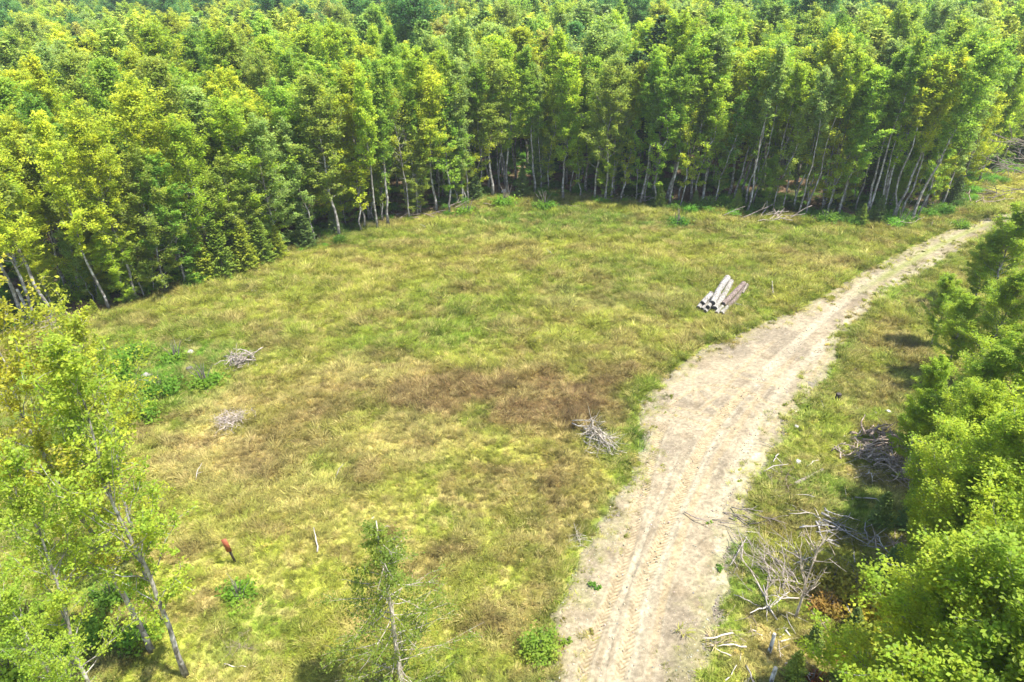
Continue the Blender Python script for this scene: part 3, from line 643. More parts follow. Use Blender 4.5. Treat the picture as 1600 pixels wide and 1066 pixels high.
def plant(name, meshes, loc, rz, s, color, lean=(0, 0), bark=None):
    """one tree: empty > trunk, branches, crown"""
    e = bpy.data.objects.new(name, None); COL.objects.link(e); e.location = loc; e.rotation_euler = (lean[0], lean[1], rz)
    e.rotation_mode = 'XYZ'; e.scale = s if hasattr(s, '__len__') else (s, s, s); e.empty_display_size = 0.5
    for nm, me in zip(('trunk', 'branches', 'crown'), meshes):
        o = bpy.data.objects.new(nm, me); COL.objects.link(o); o.parent = e; o.color = (*color, 1)
    return e
def tilt(rz, dx, dy):
    """local euler x,y so that the tree leans by dx,dy (rad) in world after rotation rz"""
    q = Matrix.Rotation(dx, 3, 'Y') @ Matrix.Rotation(-dy, 3, 'X') @ Matrix.Rotation(rz, 3, 'Z')
    return q.to_euler('XYZ')
PAL = {'yellow-green': (0.41, 0.48, 0.045), 'lime green': (0.33, 0.45, 0.045), 'mid green': (0.26, 0.40, 0.05), 'deep green': (0.18, 0.31, 0.045),
       'olive green': (0.29, 0.37, 0.065), 'bronze-tinged': (0.38, 0.40, 0.09), 'grey-green': (0.29, 0.40, 0.11)}
def pick_color(u, y, r):
    """left part of the wood is yellower, right part cooler, as surveyed"""
    w = {'yellow-green': 0.40 if u < 500 else (0.2 if u < 1000 else 0.13), 'lime green': 0.30, 'mid green': 0.22 if u > 500 else 0.14, 'deep green': 0.05, 'olive green': 0.13, 'bronze-tinged': 0.025, 'grey-green': 0.03 if u < 700 else 0.13}
    k = list(w); p = np.array([w[q] for q in k]); return k[int(np.searchsorted(np.cumsum(p / p.sum()), r))]

# surveyed trunks of the wood's edge: foot pixel, proto index, lean, height factor
FRONT = [(40, 500, 0, 0.02, 1.0), (84, 502, 3, -0.02, 1.05), (62, 512, 0, -0.05, .95), (172, 486, 4, -0.03, 1.0), (215, 470, 0, 0.0, .95), (262, 455, 5, 0.0, .85), (291, 446, 6, 0, .9),
         (340, 428, 5, 0, .95), (380, 415, 6, 0, .8), (440, 396, 5, 0, .9), (490, 382, 7, 0, 1), (530, 372, 1, 0, 1), (566, 362, 7, 0, 1.05), (590, 360, 3, 0.01, 1.0), (607, 354, 3, -0.02, 1.0), (640, 344, 8, 0.0, .95), (655, 336, 7, 0.02, 1.05), (682, 332, 0, 0.01, .95),
         (703, 334, 7, 0, 1.1), (722, 320, 1, 0, 1.0), (748, 312, 7, 0, 1), (770, 308, 0, 0.02, 1.0), (792, 303, 4, 0.03, 1.08), (836, 304, 3, 0.0, 1.0), (857, 303, 7, 0.03, 1.05), (880, 311, 1, 0.04, 1.0), (905, 310, 7, 0.0, .9), (928, 314, 8, 0.03, 1.0), (946, 316, 0, 0.04, .95), (972, 318, 7, 0.04, 1),
         (1000, 320, 2, 0.05, .98), (1022, 322, 7, 0.05, 1.1), (1046, 324, 4, 0.02, 1.0), (1062, 326, 7, 0.09, 1.05), (1096, 322, 3, 0.07, 1.05), (1118, 326, 7, 0.06, 1), (1137, 310, 1, 0.08, 1.0), (1146, 314, 3, 0.09, 1.0), (1158, 309, 0, 0.10, 1.02), (1171, 315, 7, 0.10, 1.1), (1186, 305, 4, 0.10, .95),
         (1222, 330, 8, 0.08, .9), (1255, 332, 7, 0.12, 1.05), (1284, 330, 5, 0.05, .85), (1310, 338, 1, 0.08, .95), (1330, 318, 7, 0.0, .9), (1352, 338, 3, 0.08, 1.0), (1376, 338, 4, 0.09, 1.0), (1397, 341, 3, 0.11, 1.0), (1424, 347, 2, 0.17, 1.05), (1432, 340, 7, 0.15, 1.0), (1470, 322, 1, 0.08, .9), (1500, 306, 5, 0.05, .8), (1530, 285, 1, 0.05, .9), (1556, 262, 5, 0, .8), (1590, 250, 0, 0, .9), (1622, 250, 5, 0, 1.0), (1650, 254, 0, 0, 1.0), (1690, 256, 5, 0, 1.1)]
pos = []
for u, v, k, ln, hf in FRONT:
    p = G(u, v); pos.append((p[0], p[1], k, ln, hf, 0))
fx = [(p[0], p[1]) for p in pos]
gx, gy = np.meshgrid(np.arange(-260, 280, 4.0), np.arange(20, 300, 4.0))
gx = gx + rng.uniform(-1.5, 1.5, gx.shape) + (np.arange(gx.shape[0])[:, None] % 2) * 2.0; gy = gy + rng.uniform(-1.5, 1.5, gy.shape)
gx, gy = gx.ravel(), gy.ravel(); fdv = forest_d(gx, gy); k = fdv > 1.6; gx, gy, fdv = gx[k], gy[k], fdv[k]
fxa = np.array(fx)
k = np.array([np.min(np.hypot(fxa[:, 0] - a, fxa[:, 1] - b)) > 2.3 for a, b in zip(gx, gy)]); gx, gy, fdv = gx[k], gy[k], fdv[k]
Q = [P(a, b, 13) for a, b in zip(gx, gy)]
k = np.array([(-110 < q[0] < 1710) and (-60 < q[1] < 760) for q in Q]); gx, gy, fdv = gx[k], gy[k], fdv[k]
dist = np.hypot(gx, gy - 0); order = np.argsort(dist)
NI = 186
ind = order[:NI]; rest = order[NI:]
for i in ind:
    r_ = random.random(); ln = random.gauss(0, 0.03) + (0.05 if P(gx[i], gy[i], 0)[0] > 1000 else 0)
    full = fdv[i] < 5 and P(gx[i], gy[i], 0)[0] < 620
    kk = random.choice([5, 6, 5, 0, 1]) if full else random.choice([0, 0, 1, 1, 2, 3, 4, 11, 11, 9, 10] if fdv[i] < 12 else [0, 1, 1, 2, 11, 4, 11])
    hf = random.uniform(0.8, 1.16) if not full else random.uniform(0.95, 1.2)
    if r_ < 0.03: kk = 'pine'
    elif r_ < 0.07: kk = 'spruce'
    pos.append((gx[i], gy[i], kk, ln, hf, fdv[i]))
for u_, v_, h_ in [(178, 14, 20), (236, 30, 17), (330, 6, 19), (610, -4, 19), (722, -2, 19), (1078, 26, 16), (1235, 2, 19), (1480, 8, 20), (1548, 4, 19), (60, 20, 17), (885, -2, 18)]:
    p = G(u_, v_, h_); pos.append((p[0], p[1], 'pine', 0.0, h_ / 18, 60.0))
for i in range(44):          # slim pale poles crowding the edge at the back of the clearing
    a = random.randrange(9, 20); q = random.random(); pe = EDGE[a] * (1 - q) + EDGE[a + 1] * q; nrm = EDGE[a + 1] - EDGE[a]; nrm = np.array([-nrm[1], nrm[0]]) / np.linalg.norm(nrm)
    if forest_d(np.array([pe[0] + nrm[0]]), np.array([pe[1] + nrm[1]]))[0] < 0: nrm = -nrm
    dd_ = random.uniform(0.2, 4); pe = pe + nrm * dd_; pos.append((pe[0], pe[1], random.choice([9, 10, 10, 7]), random.gauss(0.02 + 0.06 * (a > 14), .03), random.uniform(.85, 1.1), dd_))
for i in range(22):          # young growth between the tall trunks at the edge
    a = random.choice([2, 3, 4, 5, 6, 7, 8, 9, 10, 11, 12, 14, 16, 18, 19, 20, 21, 22]); q = random.random(); pe = EDGE[a] * (1 - q) + EDGE[a + 1] * q; nrm = EDGE[a + 1] - EDGE[a]; nrm = np.array([-nrm[1], nrm[0]]) / np.linalg.norm(nrm)
    if forest_d(np.array([pe[0] + nrm[0]]), np.array([pe[1] + nrm[1]]))[0] < 0: nrm = -nrm
    pe = pe + nrm * random.uniform(0.3, 5); pos.append((pe[0], pe[1], random.choice([5, 6, 7, 6]), random.gauss(0.02, .03), random.uniform(.32, .62), 1.0 if q < .5 else 3.0))
SECT = [(150, 'at the far left'), (330, 'left of the firs'), (520, 'above the firs'), (700, 'over the left bend'), (860, 'behind the clearing tip'),
        (1020, 'behind the leaf-littered edge'), (1210, 'behind the pale trunks'), (1400, 'left of the leaning trunk'), (5000, 'where the track leaves')]
KW = {'maple': 'maple', 'aspen': 'slender aspen', 'birch': 'pale-stemmed birch', 'full': 'bushy tree', 'slim': 'spindly tree', 'sparse': 'half-bare tree', 'pole': 'high-crowned maple', 'pine': 'dark pine', 'spruce': 'dark spruce'}
NM = {'maple': 'maple_tree', 'aspen': 'aspen_tree', 'birch': 'birch_tree', 'full': 'bushy_tree', 'slim': 'young_tree', 'sparse': 'sparse_tree', 'pole': 'maple_tree', 'pine': 'pine_tree', 'spruce': 'spruce_tree'}
keys = {}
protoparts = {}
for (x_, y_, k, ln, hf, f_) in pos:
    rz = random.random() * 6.283; u0, v0 = P(x_, y_, 12)
    young = hf < 0.65
    if k == 'pine': kind, ms, cn, colr = 'pine', PINE, 'dark green', (0.07, 0.155, 0.04)
    elif k == 'spruce': kind, ms, cn, colr = 'spruce', SPR, 'deep green', (0.08, 0.17, 0.045)
    else:
        kind, ms = FT[k]; cn = pick_color(u0, y_, random.random()); colr = PAL[cn]
    j = random.uniform(0.88, 1.14); colr = tuple(c * j for c in colr)
    e = plant(NM[kind], ms, (x_, y_, hz(x_, y_) - 0.05), 0, (hf * random.uniform(0.95, 1.4), hf * random.uniform(0.95, 1.4), hf), colr)
    e.rotation_euler = tilt(rz, ln, random.gauss(0, 0.02) - 0.01)
    if k not in protoparts: protoparts[k] = [c for c in e.children]
    row = 'on the wood edge' if f_ < 1.7 else ('one row in' if f_ < 6 else ('several rows in' if f_ < 14 else 'deep inside'))
    sec = next(s_ for lim, s_ in SECT if u0 < lim)
    keys.setdefault(('sapling' if young else KW[kind], cn, row, sec), []).append((u0, e))
ORD = ['leftmost', 'second from left', 'third from left', 'fourth from left', 'fifth from left', 'sixth from left', 'seventh from left', 'eighth from left', 'ninth from left', 'tenth from left', 'eleventh from left', 'twelfth from left', 'thirteenth from left', 'fourteenth from left']
for (kw_, cn, row, sec), lst in keys.items():
    lst.sort(key=lambda t: t[0])
    for q, (u0, e) in enumerate(lst):
        lab = f'{cn} {kw_} {row}, {sec}' if not kw_.startswith('dark') else f'{kw_} {row}, {sec}'
        if len(lst) > 1: lab += f', {ORD[min(q, 13)]}'
        tag(e, lab, 'tree', 'trees of the wood around the clearing')
# the wood further back reads as one mass
rest = [i for i in rest]
px_, py_ = gx[rest], gy[rest]
ex, ey = np.meshgrid(np.arange(-420, 430, 5.0), np.arange(296, 520, 5.0)); ex = ex.ravel() + rng.uniform(-2, 2, ex.size); ey = ey.ravel() + rng.uniform(-2, 2, ey.size)
k = np.abs(ex) < 0.85 * ey + 20; px_ = np.concatenate([px_, ex[k]]); py_ = np.concatenate([py_, ey[k]])
n = len(px_); hh = rng.uniform(0.85, 1.16, n); uu = np.array([P(a, b, 13)[0] for a, b in zip(px_, py_)])
ixs = rng.integers(0, 5, n); dark = fbm(px_ / 22, py_ / 22, 5, 3)
con = rng.random(n) < (0.03 + 0.22 * ss(0.6, 0.72, dark) + 0.06 * ss(230, 300, py_))
ixs = np.where(con, 5 + (rng.random(n) < 0.5), ixs)
tcl = np.array([(PAL[pick_color(u_, 0, rng.random())] if not c_ else (0.11, 0.24, 0.055)) for u_, c_ in zip(uu, con)]) * rng.uniform(0.9, 1.2, (n, 1)) + [0, 0.0, 0.02]
order_src = [protoparts[0], protoparts[1], protoparts[2], protoparts[11], protoparts[4], protoparts.get('pine'), protoparts.get('spruce')]
SRCS = []
for q, parts in enumerate(order_src):
    leafm = M_NEEDLE_T if q > 4 else M_LEAF_T
    SRCS.append([(o, leafm if o.name.startswith('crown') else None) for o in parts])
SRCS = SRCS[::-1] if False else SRCS
hs = np.where(ixs == 6, hh * 1.3, hh); sc3 = np.stack([hs * rng.uniform(1.05, 1.4, n), hs * rng.uniform(1.05, 1.4, n), hs], 1)
scatter('far_forest', 'mixed broadleaf wood running back to the top of the photo', 'forest', np.stack([px_, py_, hgt(px_, py_) - 0.05], 1), sc3,
        np.stack([rng.normal(0, 0.03, n), rng.normal(0, 0.03, n), rng.random(n) * 6.28], 1), ixs, tcl, SRCS)

# ------------------------------------------------------------------ understorey at the edge: firs and shrubs
SHR = [leafy_clump('shrub_a_leaves', 301, 1500, 1.1, 1.5, 0.085), leafy_clump('shrub_b_leaves', 302, 1300, 0.9, 1.1, 0.08), leafy_clump('fern_leaves', 303, 700, 0.8, 0.6, 0.08)]
def stems(seed, n, h, r0, mat):
    r = np.random.default_rng(seed); A = Acc()
    for i in range(n):
        az = r.random() * 6.28; q = r.random() * 0.6
        A.tube(np.array([[0.1 * math.cos(az), 0.1 * math.sin(az), -0.1], [q * .5 * math.cos(az), q * .5 * math.sin(az), h * .5], [q * math.cos(az + .3), q * math.sin(az + .3), h * .9]]), [r0, r0 * .7, r0 * .3], 4, cap=False)
    return A.mesh('stems', mat)
STEM = stems(5, 8, 1.2, 0.025, M_BARK_D)
def shrub(px, k, s, col, label, cat='shrub', name='shrub', sz=1.0, group=None):
    p = G(*px); e = thing(name, label, cat, (p[0], p[1], hz(*p) - 0.03), (0, 0, random.random() * 6), group); e.scale = (s, s, s * sz)
    o = link('stems', STEM, e); o = link('foliage', SHR[k], e); o.color = (col[0] * 1.75, col[1] * 1.4, col[2] * 1.35, 1); return e
def fir(px, ms, h, col, label, name='young_fir', cat='tree'):
    p = G(*px); base_h = 5 if ms is FIR else 12; e = plant(name, ms, (p[0], p[1], hz(*p) - 0.05), random.random() * 6, h / base_h, (2.7 * col[0], 1.75 * col[1], 1.2 * col[2])); tag(e, label, cat, 'young conifers'); return e
FC = (0.075, 0.165, 0.025); FC2 = (0.05, 0.12, 0.035); FC3 = (0.11, 0.20, 0.022)
for px, h, c, lab in [((322, 440), 5.2, FC3, 'bright green young fir at the left end of the fir thicket'), ((352, 433), 5.8, FC, 'tall green young fir second from left in the fir thicket'), ((388, 424), 5.2, FC3, 'broad bright young fir in the middle of the fir thicket'),
                      ((415, 413), 5.0, FC, 'green young fir right of the middle of the fir thicket'), ((438, 405), 3.8, FC3, 'low bright young fir at the right end of the fir thicket'), ((370, 418), 7.0, FC2, 'dark young fir standing behind the fir thicket'),
                      ((480, 386), 4.4, FC2, 'dark young fir in shade right of the fir thicket'), ((742, 314), 4.6, FC2, 'dark bushy fir left of the grey boulder at the forest edge'), ((525, 366), 3.6, FC2, 'small shaded fir at the bend of the left treeline'),
                      ((817, 309), 4.2, FC2, 'dark fir right of the grey boulder at the forest edge'), ((838, 300), 3.2, FC, 'low fir right of the dark fir behind the clearing tip'), ((1030, 326), 3.0, FC, 'small green fir left of the pale trunk stand'), ((1085, 330), 2.6, FC2, 'short dark fir at the foot of the pale trunk stand'),
                      ((1150, 334), 3.0, FC, 'green fir in front of the pale trunk stand'), ((1215, 338), 2.6, FC2, 'small dark fir right of the pale trunk stand'), ((1370, 350), 3.4, FC2, 'blue-green fir left of the dark leaning trunk'), ((1345, 352), 2.6, FC, 'short green fir beside the right end of the clearing edge'),
                      ((1490, 318), 3.6, FC2, 'dark fir by the verge where the track leaves'), ((165, 475), 2.2, FC, 'small fir beside the twin pale trunks at left'), ((205, 474), 2.6, FC, 'small fir right of the twin pale trunks at left'), ((150, 492), 1.6, FC3, 'knee-high fir below the twin pale trunks at left'),
                      ((1372, 826), 2.4, (0.06, 0.13, 0.035), 'blue-green young pine in the shade right of the gravel'), ((1412, 828), 2.0, (0.06, 0.14, 0.045), 'second blue-green young pine, nearer the maples, in shade'), ((1386, 912), 2.6, (0.055, 0.14, 0.045), 'rounded green young pine above the orange-tinged maple'),
                      ((1415, 885), 1.6, (0.07, 0.15, 0.045), 'small green pine between the two groups of shaded sticks'), ((1400, 968), 2.6, (0.05, 0.12, 0.035), 'dark young fir behind the orange-tinged maple'), ((1290, 905), 1.0, FC, 'tiny fir in the debris right of the bare dead tree'),
                      ((1240, 1062), 1.8, (0.10, 0.19, 0.03), 'bright young fir at the bottom edge right of the birch stub'), ((1316, 1066), 1.6, (0.11, 0.2, 0.03), 'bright young fir at the bottom edge beside rusty ferns'), ((1270, 1010), 1.5, (0.06, 0.13, 0.03), 'dark low fir above the birch stub'), ((1330, 990), 1.7, (0.05, 0.11, 0.03), 'dark low fir left of the right-hand maples, above rusty ferns')]:
    fir(px, FIR, h, c, lab)
SG_, SY_ = (0.10, 0.21, 0.02), (0.19, 0.26, 0.025)
for px, k, s, c, lab in [((215, 560), 0, 1.3, SG_, 'green leafy shrub in the thicket left of the dark stump'), ((180, 590), 0, 1.5, SG_, 'broad green shrub behind the foreground left tree'), ((250, 615), 1, 1.5, (0.085, 0.19, 0.02), 'deep green shrub below the dark stump'),
                         ((320, 600), 2, 1.6, SG_, 'low green fern patch left of the grey brush heap'), ((275, 560), 2, 1.5, SG_, 'low green fern patch above the dark stump'), ((225, 650), 1, 1.4, SG_, 'green shrub lowest in the left thicket'), ((150, 640), 0, 1.4, SY_, 'yellow-green shrub behind the foreground left crowns'),
                         ((110, 600), 0, 1.6, SY_, 'yellow-green shrub at the left rear of the thicket'), ((845, 1022), 0, 0.85, (0.12, 0.22, 0.025), 'rounded bright green bush at the left gravel edge near the bottom'), ((170, 455), 0, 1.5, (0.17, 0.26, 0.02), 'sunlit yellow-green shrub between the pale trunks at left'),
                         ((120, 470), 1, 1.7, (0.14, 0.25, 0.02), 'green shrub in a sun fleck left of the twin pale trunks'), ((130, 440), 0, 1.8, (0.13, 0.25, 0.02), 'sunlit shrub further in behind the twin pale trunks'), ((790, 320), 2, 2.2, (0.10, 0.22, 0.02), 'bright low fern patch at the far tip of the clearing'),
                         ((850, 325), 2, 2.0, (0.08, 0.19, 0.02), 'green low fern patch right of the clearing tip'), ((730, 335), 2, 1.8, SG_, 'low green leafy patch left of the clearing tip'), ((1060, 352), 2, 1.8, (0.06, 0.17, 0.02), 'shaded fern patch left of the pale trunk stand'), ((1110, 326), 1, 1.6, (0.09, 0.2, 0.03), 'leafy shrub at the feet of the pale trunks'),
                         ((1290, 348), 1, 1.5, (0.08, 0.18, 0.025), 'leafy shrub on the edge right of the branch heap'), ((1405, 352), 2, 1.8, (0.07, 0.18, 0.025), 'shaded fern patch under the dark leaning trunk'), ((1195, 330), 0, 1.2, (0.09, 0.2, 0.03), 'leafy shrub between the pale trunks and the branch heap'), ((235, 455), 1, 1.5, (0.12, 0.24, 0.02), 'leafy shrub left of the fir thicket'),
                         ((300, 440), 1, 1.4, (0.14, 0.25, 0.02), 'bright leafy shrub at the left foot of the fir thicket'), ((20, 1060), 0, 1.3, (0.15, 0.26, 0.02), 'bright green shrub in the bottom left corner'), ((130, 1000), 1, 1.2, (0.11, 0.22, 0.02), 'green shrub between the two grey foreground trunks'), ((175, 940), 1, 1.1, (0.09, 0.19, 0.02), 'deep green shrub left of the foreground maple trunk'),
                         ((215, 1000), 1, 1.0, (0.10, 0.22, 0.02), 'leafy shrub at the foot of the foreground maple'), ((375, 935), 2, 1.2, (0.10, 0.22, 0.02), 'low green leaf patch below the orange stake'), ((1325, 1035), 2, 0.8, (0.15, 0.06, 0.02), 'rusty red dead fern patch near the bottom right'), ((1268, 1066), 2, 0.7, (0.14, 0.06, 0.02), 'small rusty fern patch at the bottom edge'),
                         ((1300, 915), 0, 1.1, (0.17, 0.20, 0.03), 'orange-yellow maple sapling right of the bare dead tree'), ((1335, 935), 1, 1.3, (0.21, 0.24, 0.03), 'golden-leaved sapling beside the orange-yellow one'), ((1360, 975), 0, 1.2, (0.27, 0.28, 0.02), 'yellow-green sapling below the golden one'), ((1290, 950), 1, 0.9, (0.17, 0.14, 0.03), 'low orange-leaved sapling at the debris edge'),
                         ((1392, 1020), 0, 1.5, SY_, 'yellow-green sapling left of the lower right maples'), ((1500, 356), 1, 1.0, SG_, 'green roadside shrub at the far bend of the track'), ((1350, 345), 1, 1.3, (0.09, 0.19, 0.03), 'leafy shrub between two small firs at the right edge')]:
    shrub(px, k, s, c, lab)
# green cover on the forest floor
x, y, d = field_points(60000, -75, 95, 30, 150); fdp = forest_d(x, y); k = (fdp > -1.5) & (rng.random(len(x)) < (0.30 + 0.35 * (fdp < 4)) * ss(0.42, 0.6, fbm(x / 4, y / 4, 71)) + 0.02); x, y, fdp = x[k], y[k], fdp[k]
wd = [o for o in bpy.data.objects if o.name.startswith('foliage')]
n = len(x); cc = np.array([0.12, 0.25, 0.03]) * rng.uniform(0.6, 1.6, (n, 1))
ua = np.array([[wd[0], wd[2], wd[3]]]).ravel()
scatter('undergrowth', 'low leafy undergrowth and seedlings covering the forest floor', 'undergrowth', np.stack([x, y, hgt(x, y) - 0.03], 1), 0.3 + 0.7 * rng.random(n)**2, np.stack([np.zeros(n), np.zeros(n), rng.random(n) * 6.28], 1),
        rng.integers(0, 3, n), cc, [[(o, M_LEAF_T)] for o in ua])

# ------------------------------------------------------------------ dead wood
def stick_mesh(seed, L, r0, bend=0.08, k=5, forks=0):
    r = np.random.default_rng(seed); A = Acc(); n = 6; t = np.linspace(0, 1, n)
    w = np.cumsum(r.normal(0, bend * L / 3, (n, 2)), axis=0); w -= w[0]
    pts = np.stack([t * L, w[:, 0], w[:, 1]], 1); A.tube(pts, r0 * (1 - 0.65 * t), k, rough=0.2, seed=seed)
    for i in range(forks):
        q = r.uniform(0.2, 0.85); c = np.array([np.interp(q, t, pts[:, z]) for z in range(3)]); dv = unit(np.array([0.8, r.normal(0, 0.7), r.normal(0, 0.5)])); l = L * r.uniform(0.2, 0.45)
        A.tube(np.array([c, c + dv * l * .5 + r.normal(0, .03 * l, 3), c + dv * l]), [r0 * .5, r0 * .35, r0 * .15], 4, cap=False)
    return A.mesh('stick', M_DEAD, True)
STK = [stick_mesh(400 + i, 1.0, 0.022, 0.05 + 0.05 * (i % 3), 5, i % 4) for i in range(8)]
BRS = [stick_mesh(420 + i, 1.0, 0.011, 0.09, 4, 5) for i in range(5)]
def orient(az, el): 
    return Matrix.Rotation(az, 4, 'Z') @ Matrix.Rotation(-el, 4, 'Y')
def heap(px, label, n, rx, ry, hgt_, L, col, az=None, spread=0.5, thick=1.0, name='brush_pile', seed=0, lib=None):
    r = random.Random(seed); p = G(*px); e = thing(name, label, 'brush pile', (p[0], p[1], hz(*p)), group=None)
    for i in range(n):
        a = (r.random() * 6.28) if az is None else r.gauss(az, spread); l = r.uniform(0.5, 1.1) * L; q = r.random()
        o = link('branch', (lib or STK)[r.randrange(len(lib or STK))], e)
        o.matrix_local = Matrix.Translation((r.gauss(0, rx) - math.cos(a) * l / 2, r.gauss(0, ry) - math.sin(a) * l / 2, 0.04 + hgt_ * q * q)) @ orient(a, r.gauss(0.05, 0.18)) @ Matrix.Diagonal((l, l * thick * r.uniform(.7, 1.3), l * thick * r.uniform(.7, 1.3), 1))
        v = r.uniform(0.7, 1.15); o.color = (col[0] * v, col[1] * v, col[2] * v, 1)
    return e
GR, BRW, BLU = (1.15, 1.12, 1.08), (0.8, 0.68, 0.6), (0.95, 1.0, 1.08)
heap((375, 570), 'grey weathered brush heap in the grass on the left side of the clearing', 80, 0.45, 0.4, 0.9, 1.4, (1.05, 0.98, 0.92), None, seed=1, thick=1.5)
heap((362, 664), 'flat heap of fine grey twigs below the grey brush heap', 90, 0.5, 0.45, 0.5, 1.2, (1.25, 1.15, 1.1), None, seed=2, lib=BRS, thick=1.8)
heap((1378, 692), 'brown stump-and-brush heap beneath the tips of the right-hand maples', 44, 0.7, 0.4, 0.9, 1.5, (0.75, 0.62, 0.55), 0.3, seed=3, thick=3)
heap((1368, 716), 'heap of short pale sticks right of the fallen branch', 90, 0.8, 0.45, 0.6, 1.2, (1.0, .88, .8), 0.3, 0.7, seed=4, thick=2)
heap((1365, 740), 'sparse layer of straw-pale twigs below the short stick heap', 30, 0.7, 0.35, 0.15, 1.0, (1.1, 1.0, 0.85), 0.0, 0.6, seed=5)
heap((1412, 745), 'dark shaded stick heap at the foot of the maples', 60, 0.5, 0.7, 0.6, 1.2, BRW, None, seed=6, thick=2)
heap((1215, 755), 'brown twig mat at the right gravel edge above the long bare sticks', 45, 0.5, 0.7, 0.15, 1.1, (0.8, 0.66, 0.6), 1.9, 0.8, seed=7, lib=BRS)
heap((1180, 815), 'row of thin grey-brown sticks lying off the right gravel edge', 22, 0.9, 0.4, 0.2, 1.8, (0.75, 0.68, 0.64), -0.6, 0.2, seed=8)
heap((1210, 890), 'large fan of long bare grey branches left of the bare dead tree', 80, 1.0, 0.9, 0.5, 2.1, (1.0, 0.93, 0.87), 1.9, 0.5, seed=9, lib=BRS + STK[:3])
heap((1318, 838), 'cluster of long bluish-grey poles lying in shade right of the gravel', 26, 0.6, 0.5, 0.4, 2.2, (0.85, 0.86, 0.9), -0.7, 0.6, seed=10, thick=1.2)
heap((1400, 860), 'tangle of brown branches between the small pines in shade', 34, 0.8, 0.6, 0.4, 1.5, (0.9, 0.78, 0.7), None, seed=11)
heap((1310, 960), 'low brown debris heap between bare dead tree and golden saplings', 36, 0.7, 0.6, 0.3, 1.2, (0.95, 0.82, 0.74), None, seed=12)
heap((935, 692), 'curved grey branches piled at the left gravel edge', 30, 0.35, 0.55, 0.5, 2.6, (1.35, 1.3, 1.2), -1.05, 0.35, seed=13, lib=BRS, thick=1.5)
heap((900, 850), 'thin grey twigs in brown grass left of the gravel', 16, 0.35, 0.3, 0.3, 1.0, (1.2, 1.15, 1.05), None, seed=14, lib=BRS)
heap((1215, 343), 'heap of pale fallen branches at the forest edge right of the pale trunks', 26, 2.2, 0.6, 0.5, 4.0, (1.1, 1.0, 0.95), 0.1, 0.5, seed=15)
heap((1410, 352), 'dark tangle of fallen branches under the leaning trunk', 24, 2.0, 0.6, 0.6, 3.0, (0.8, 0.68, 0.62), 0.2, 0.5, seed=16)
heap((68, 512), 'pale brush heap below the pale trunks at the left edge', 26, 1.0, 0.5, 0.5, 1.8, (1.2, 1.12, 1.1), 0.4, 0.5, seed=17)
heap((445, 400), 'grey driftwood-like branches at the right end of the fir thicket', 12, 0.7, 0.4, 0.3, 1.8, (1.2, 1.1, 1.0), 0.2, 0.4, seed=18)
heap((1520, 316), 'brown fallen branches near the verge below the bare branches', 24, 1.6, 0.7, 0.6, 3.0, (0.85, 0.72, 0.66), 0.2, 0.6, seed=19)
heap((375, 1010), 'low tangle of dead grass stems right of the foreground maple', 26, 0.4, 0.35, 0.15, 0.8, (0.85, 0.72, 0.6), None, seed=20, lib=BRS)
heap((1150, 990), 'brown dead stems on the right verge above the birch stub', 30, 0.6, 0.5, 0.2, 1.0, (1.0, 0.85, 0.72), None, seed=21, lib=BRS)
for k_, (px, n_) in enumerate([((700, 326), 16), ((930, 316), 20), ((985, 318), 18), ((640, 340), 14)]):
    heap(px, ['fallen sticks on leaf litter left of the clearing tip', 'fallen branches on brown litter behind the shaded fern patch', 'fallen branches on litter left of the pale trunk stand', 'fallen sticks under the left bend of the treeline'][k_], n_, 2.4, 0.8, 0.3, 3.2, (1.0, 0.85, 0.78), 0.1, 0.6, seed=30 + k_)

def log_between(a, b, r0, r1, col, label, name='fallen_log', z0=None, z1=None, mat=None, knots=0, seed=0, cat='log', endcol=(0.035, 0.03, 0.028), group=None, k=14):  # near-black default endcol: shade on the stacked logs' ends put into the colour
    """a log as bark tube + two cut ends; a,b ground xy"""
    a = np.array(a, float); b = np.array(b, float); za = (hz(*a) + r0 * 0.85 if z0 is None else z0); zb = (hz(*b) + r1 * 0.85 if z1 is None else z1)
    A3, B3 = np.array([*a, za]), np.array([*b, zb]); e = thing(name, label, cat, tuple(A3), group=group); r = np.random.default_rng(seed + 900)
    n = 9; t = np.linspace(0, 1, n)[:, None]; L = np.linalg.norm(B3 - A3); side = unit(np.cross(B3 - A3, [0, 0, 1]))
    pts = (B3 - A3) * t + side * (np.sin(t * math.pi) * L * r.normal(0, 0.012)) + r.normal(0, 0.006 * L * 0.3, (n, 3)) * [1, 1, 0.6]; rad = np.linspace(r0, r1, n)
    Q_ = Acc(); Q_.tube(pts, rad, k, cap=False, rough=0.08, seed=seed)
    for q in range(knots):
        tt = r.uniform(0.15, 0.9); c = pts[0] + (pts[-1] - pts[0]) * tt; dv = unit(np.array([r.normal(), r.normal(), 1.2])); rr_ = np.interp(tt, [0, 1], [r0, r1])
        Q_.tube(np.array([c + dv * rr_ * 0.7, c + dv * rr_ * 1.25]), [rr_ * 0.25, rr_ * 0.18], 6)
    o = link('bark', Q_.mesh('log_bark', mat or M_LOGB, True), e); o.color = (*col, 1)
    for pt, dr, rr_ in ((pts[0], pts[0] - pts[1], rad[0]), (pts[-1], pts[-1] - pts[-2], rad[-1])):
        dr = unit(dr); E = Acc(); E.tube(np.array([pt - dr * 0.04, pt + dr * 0.006, pt + dr * 0.012]), [rr_ * 0.985, rr_ * 0.95, rr_ * 0.6], k, rough=0.04)
        o = link('cut_end', E.mesh('cut_end', M_CUT), e); o.color = (*endcol, 1)
    return e
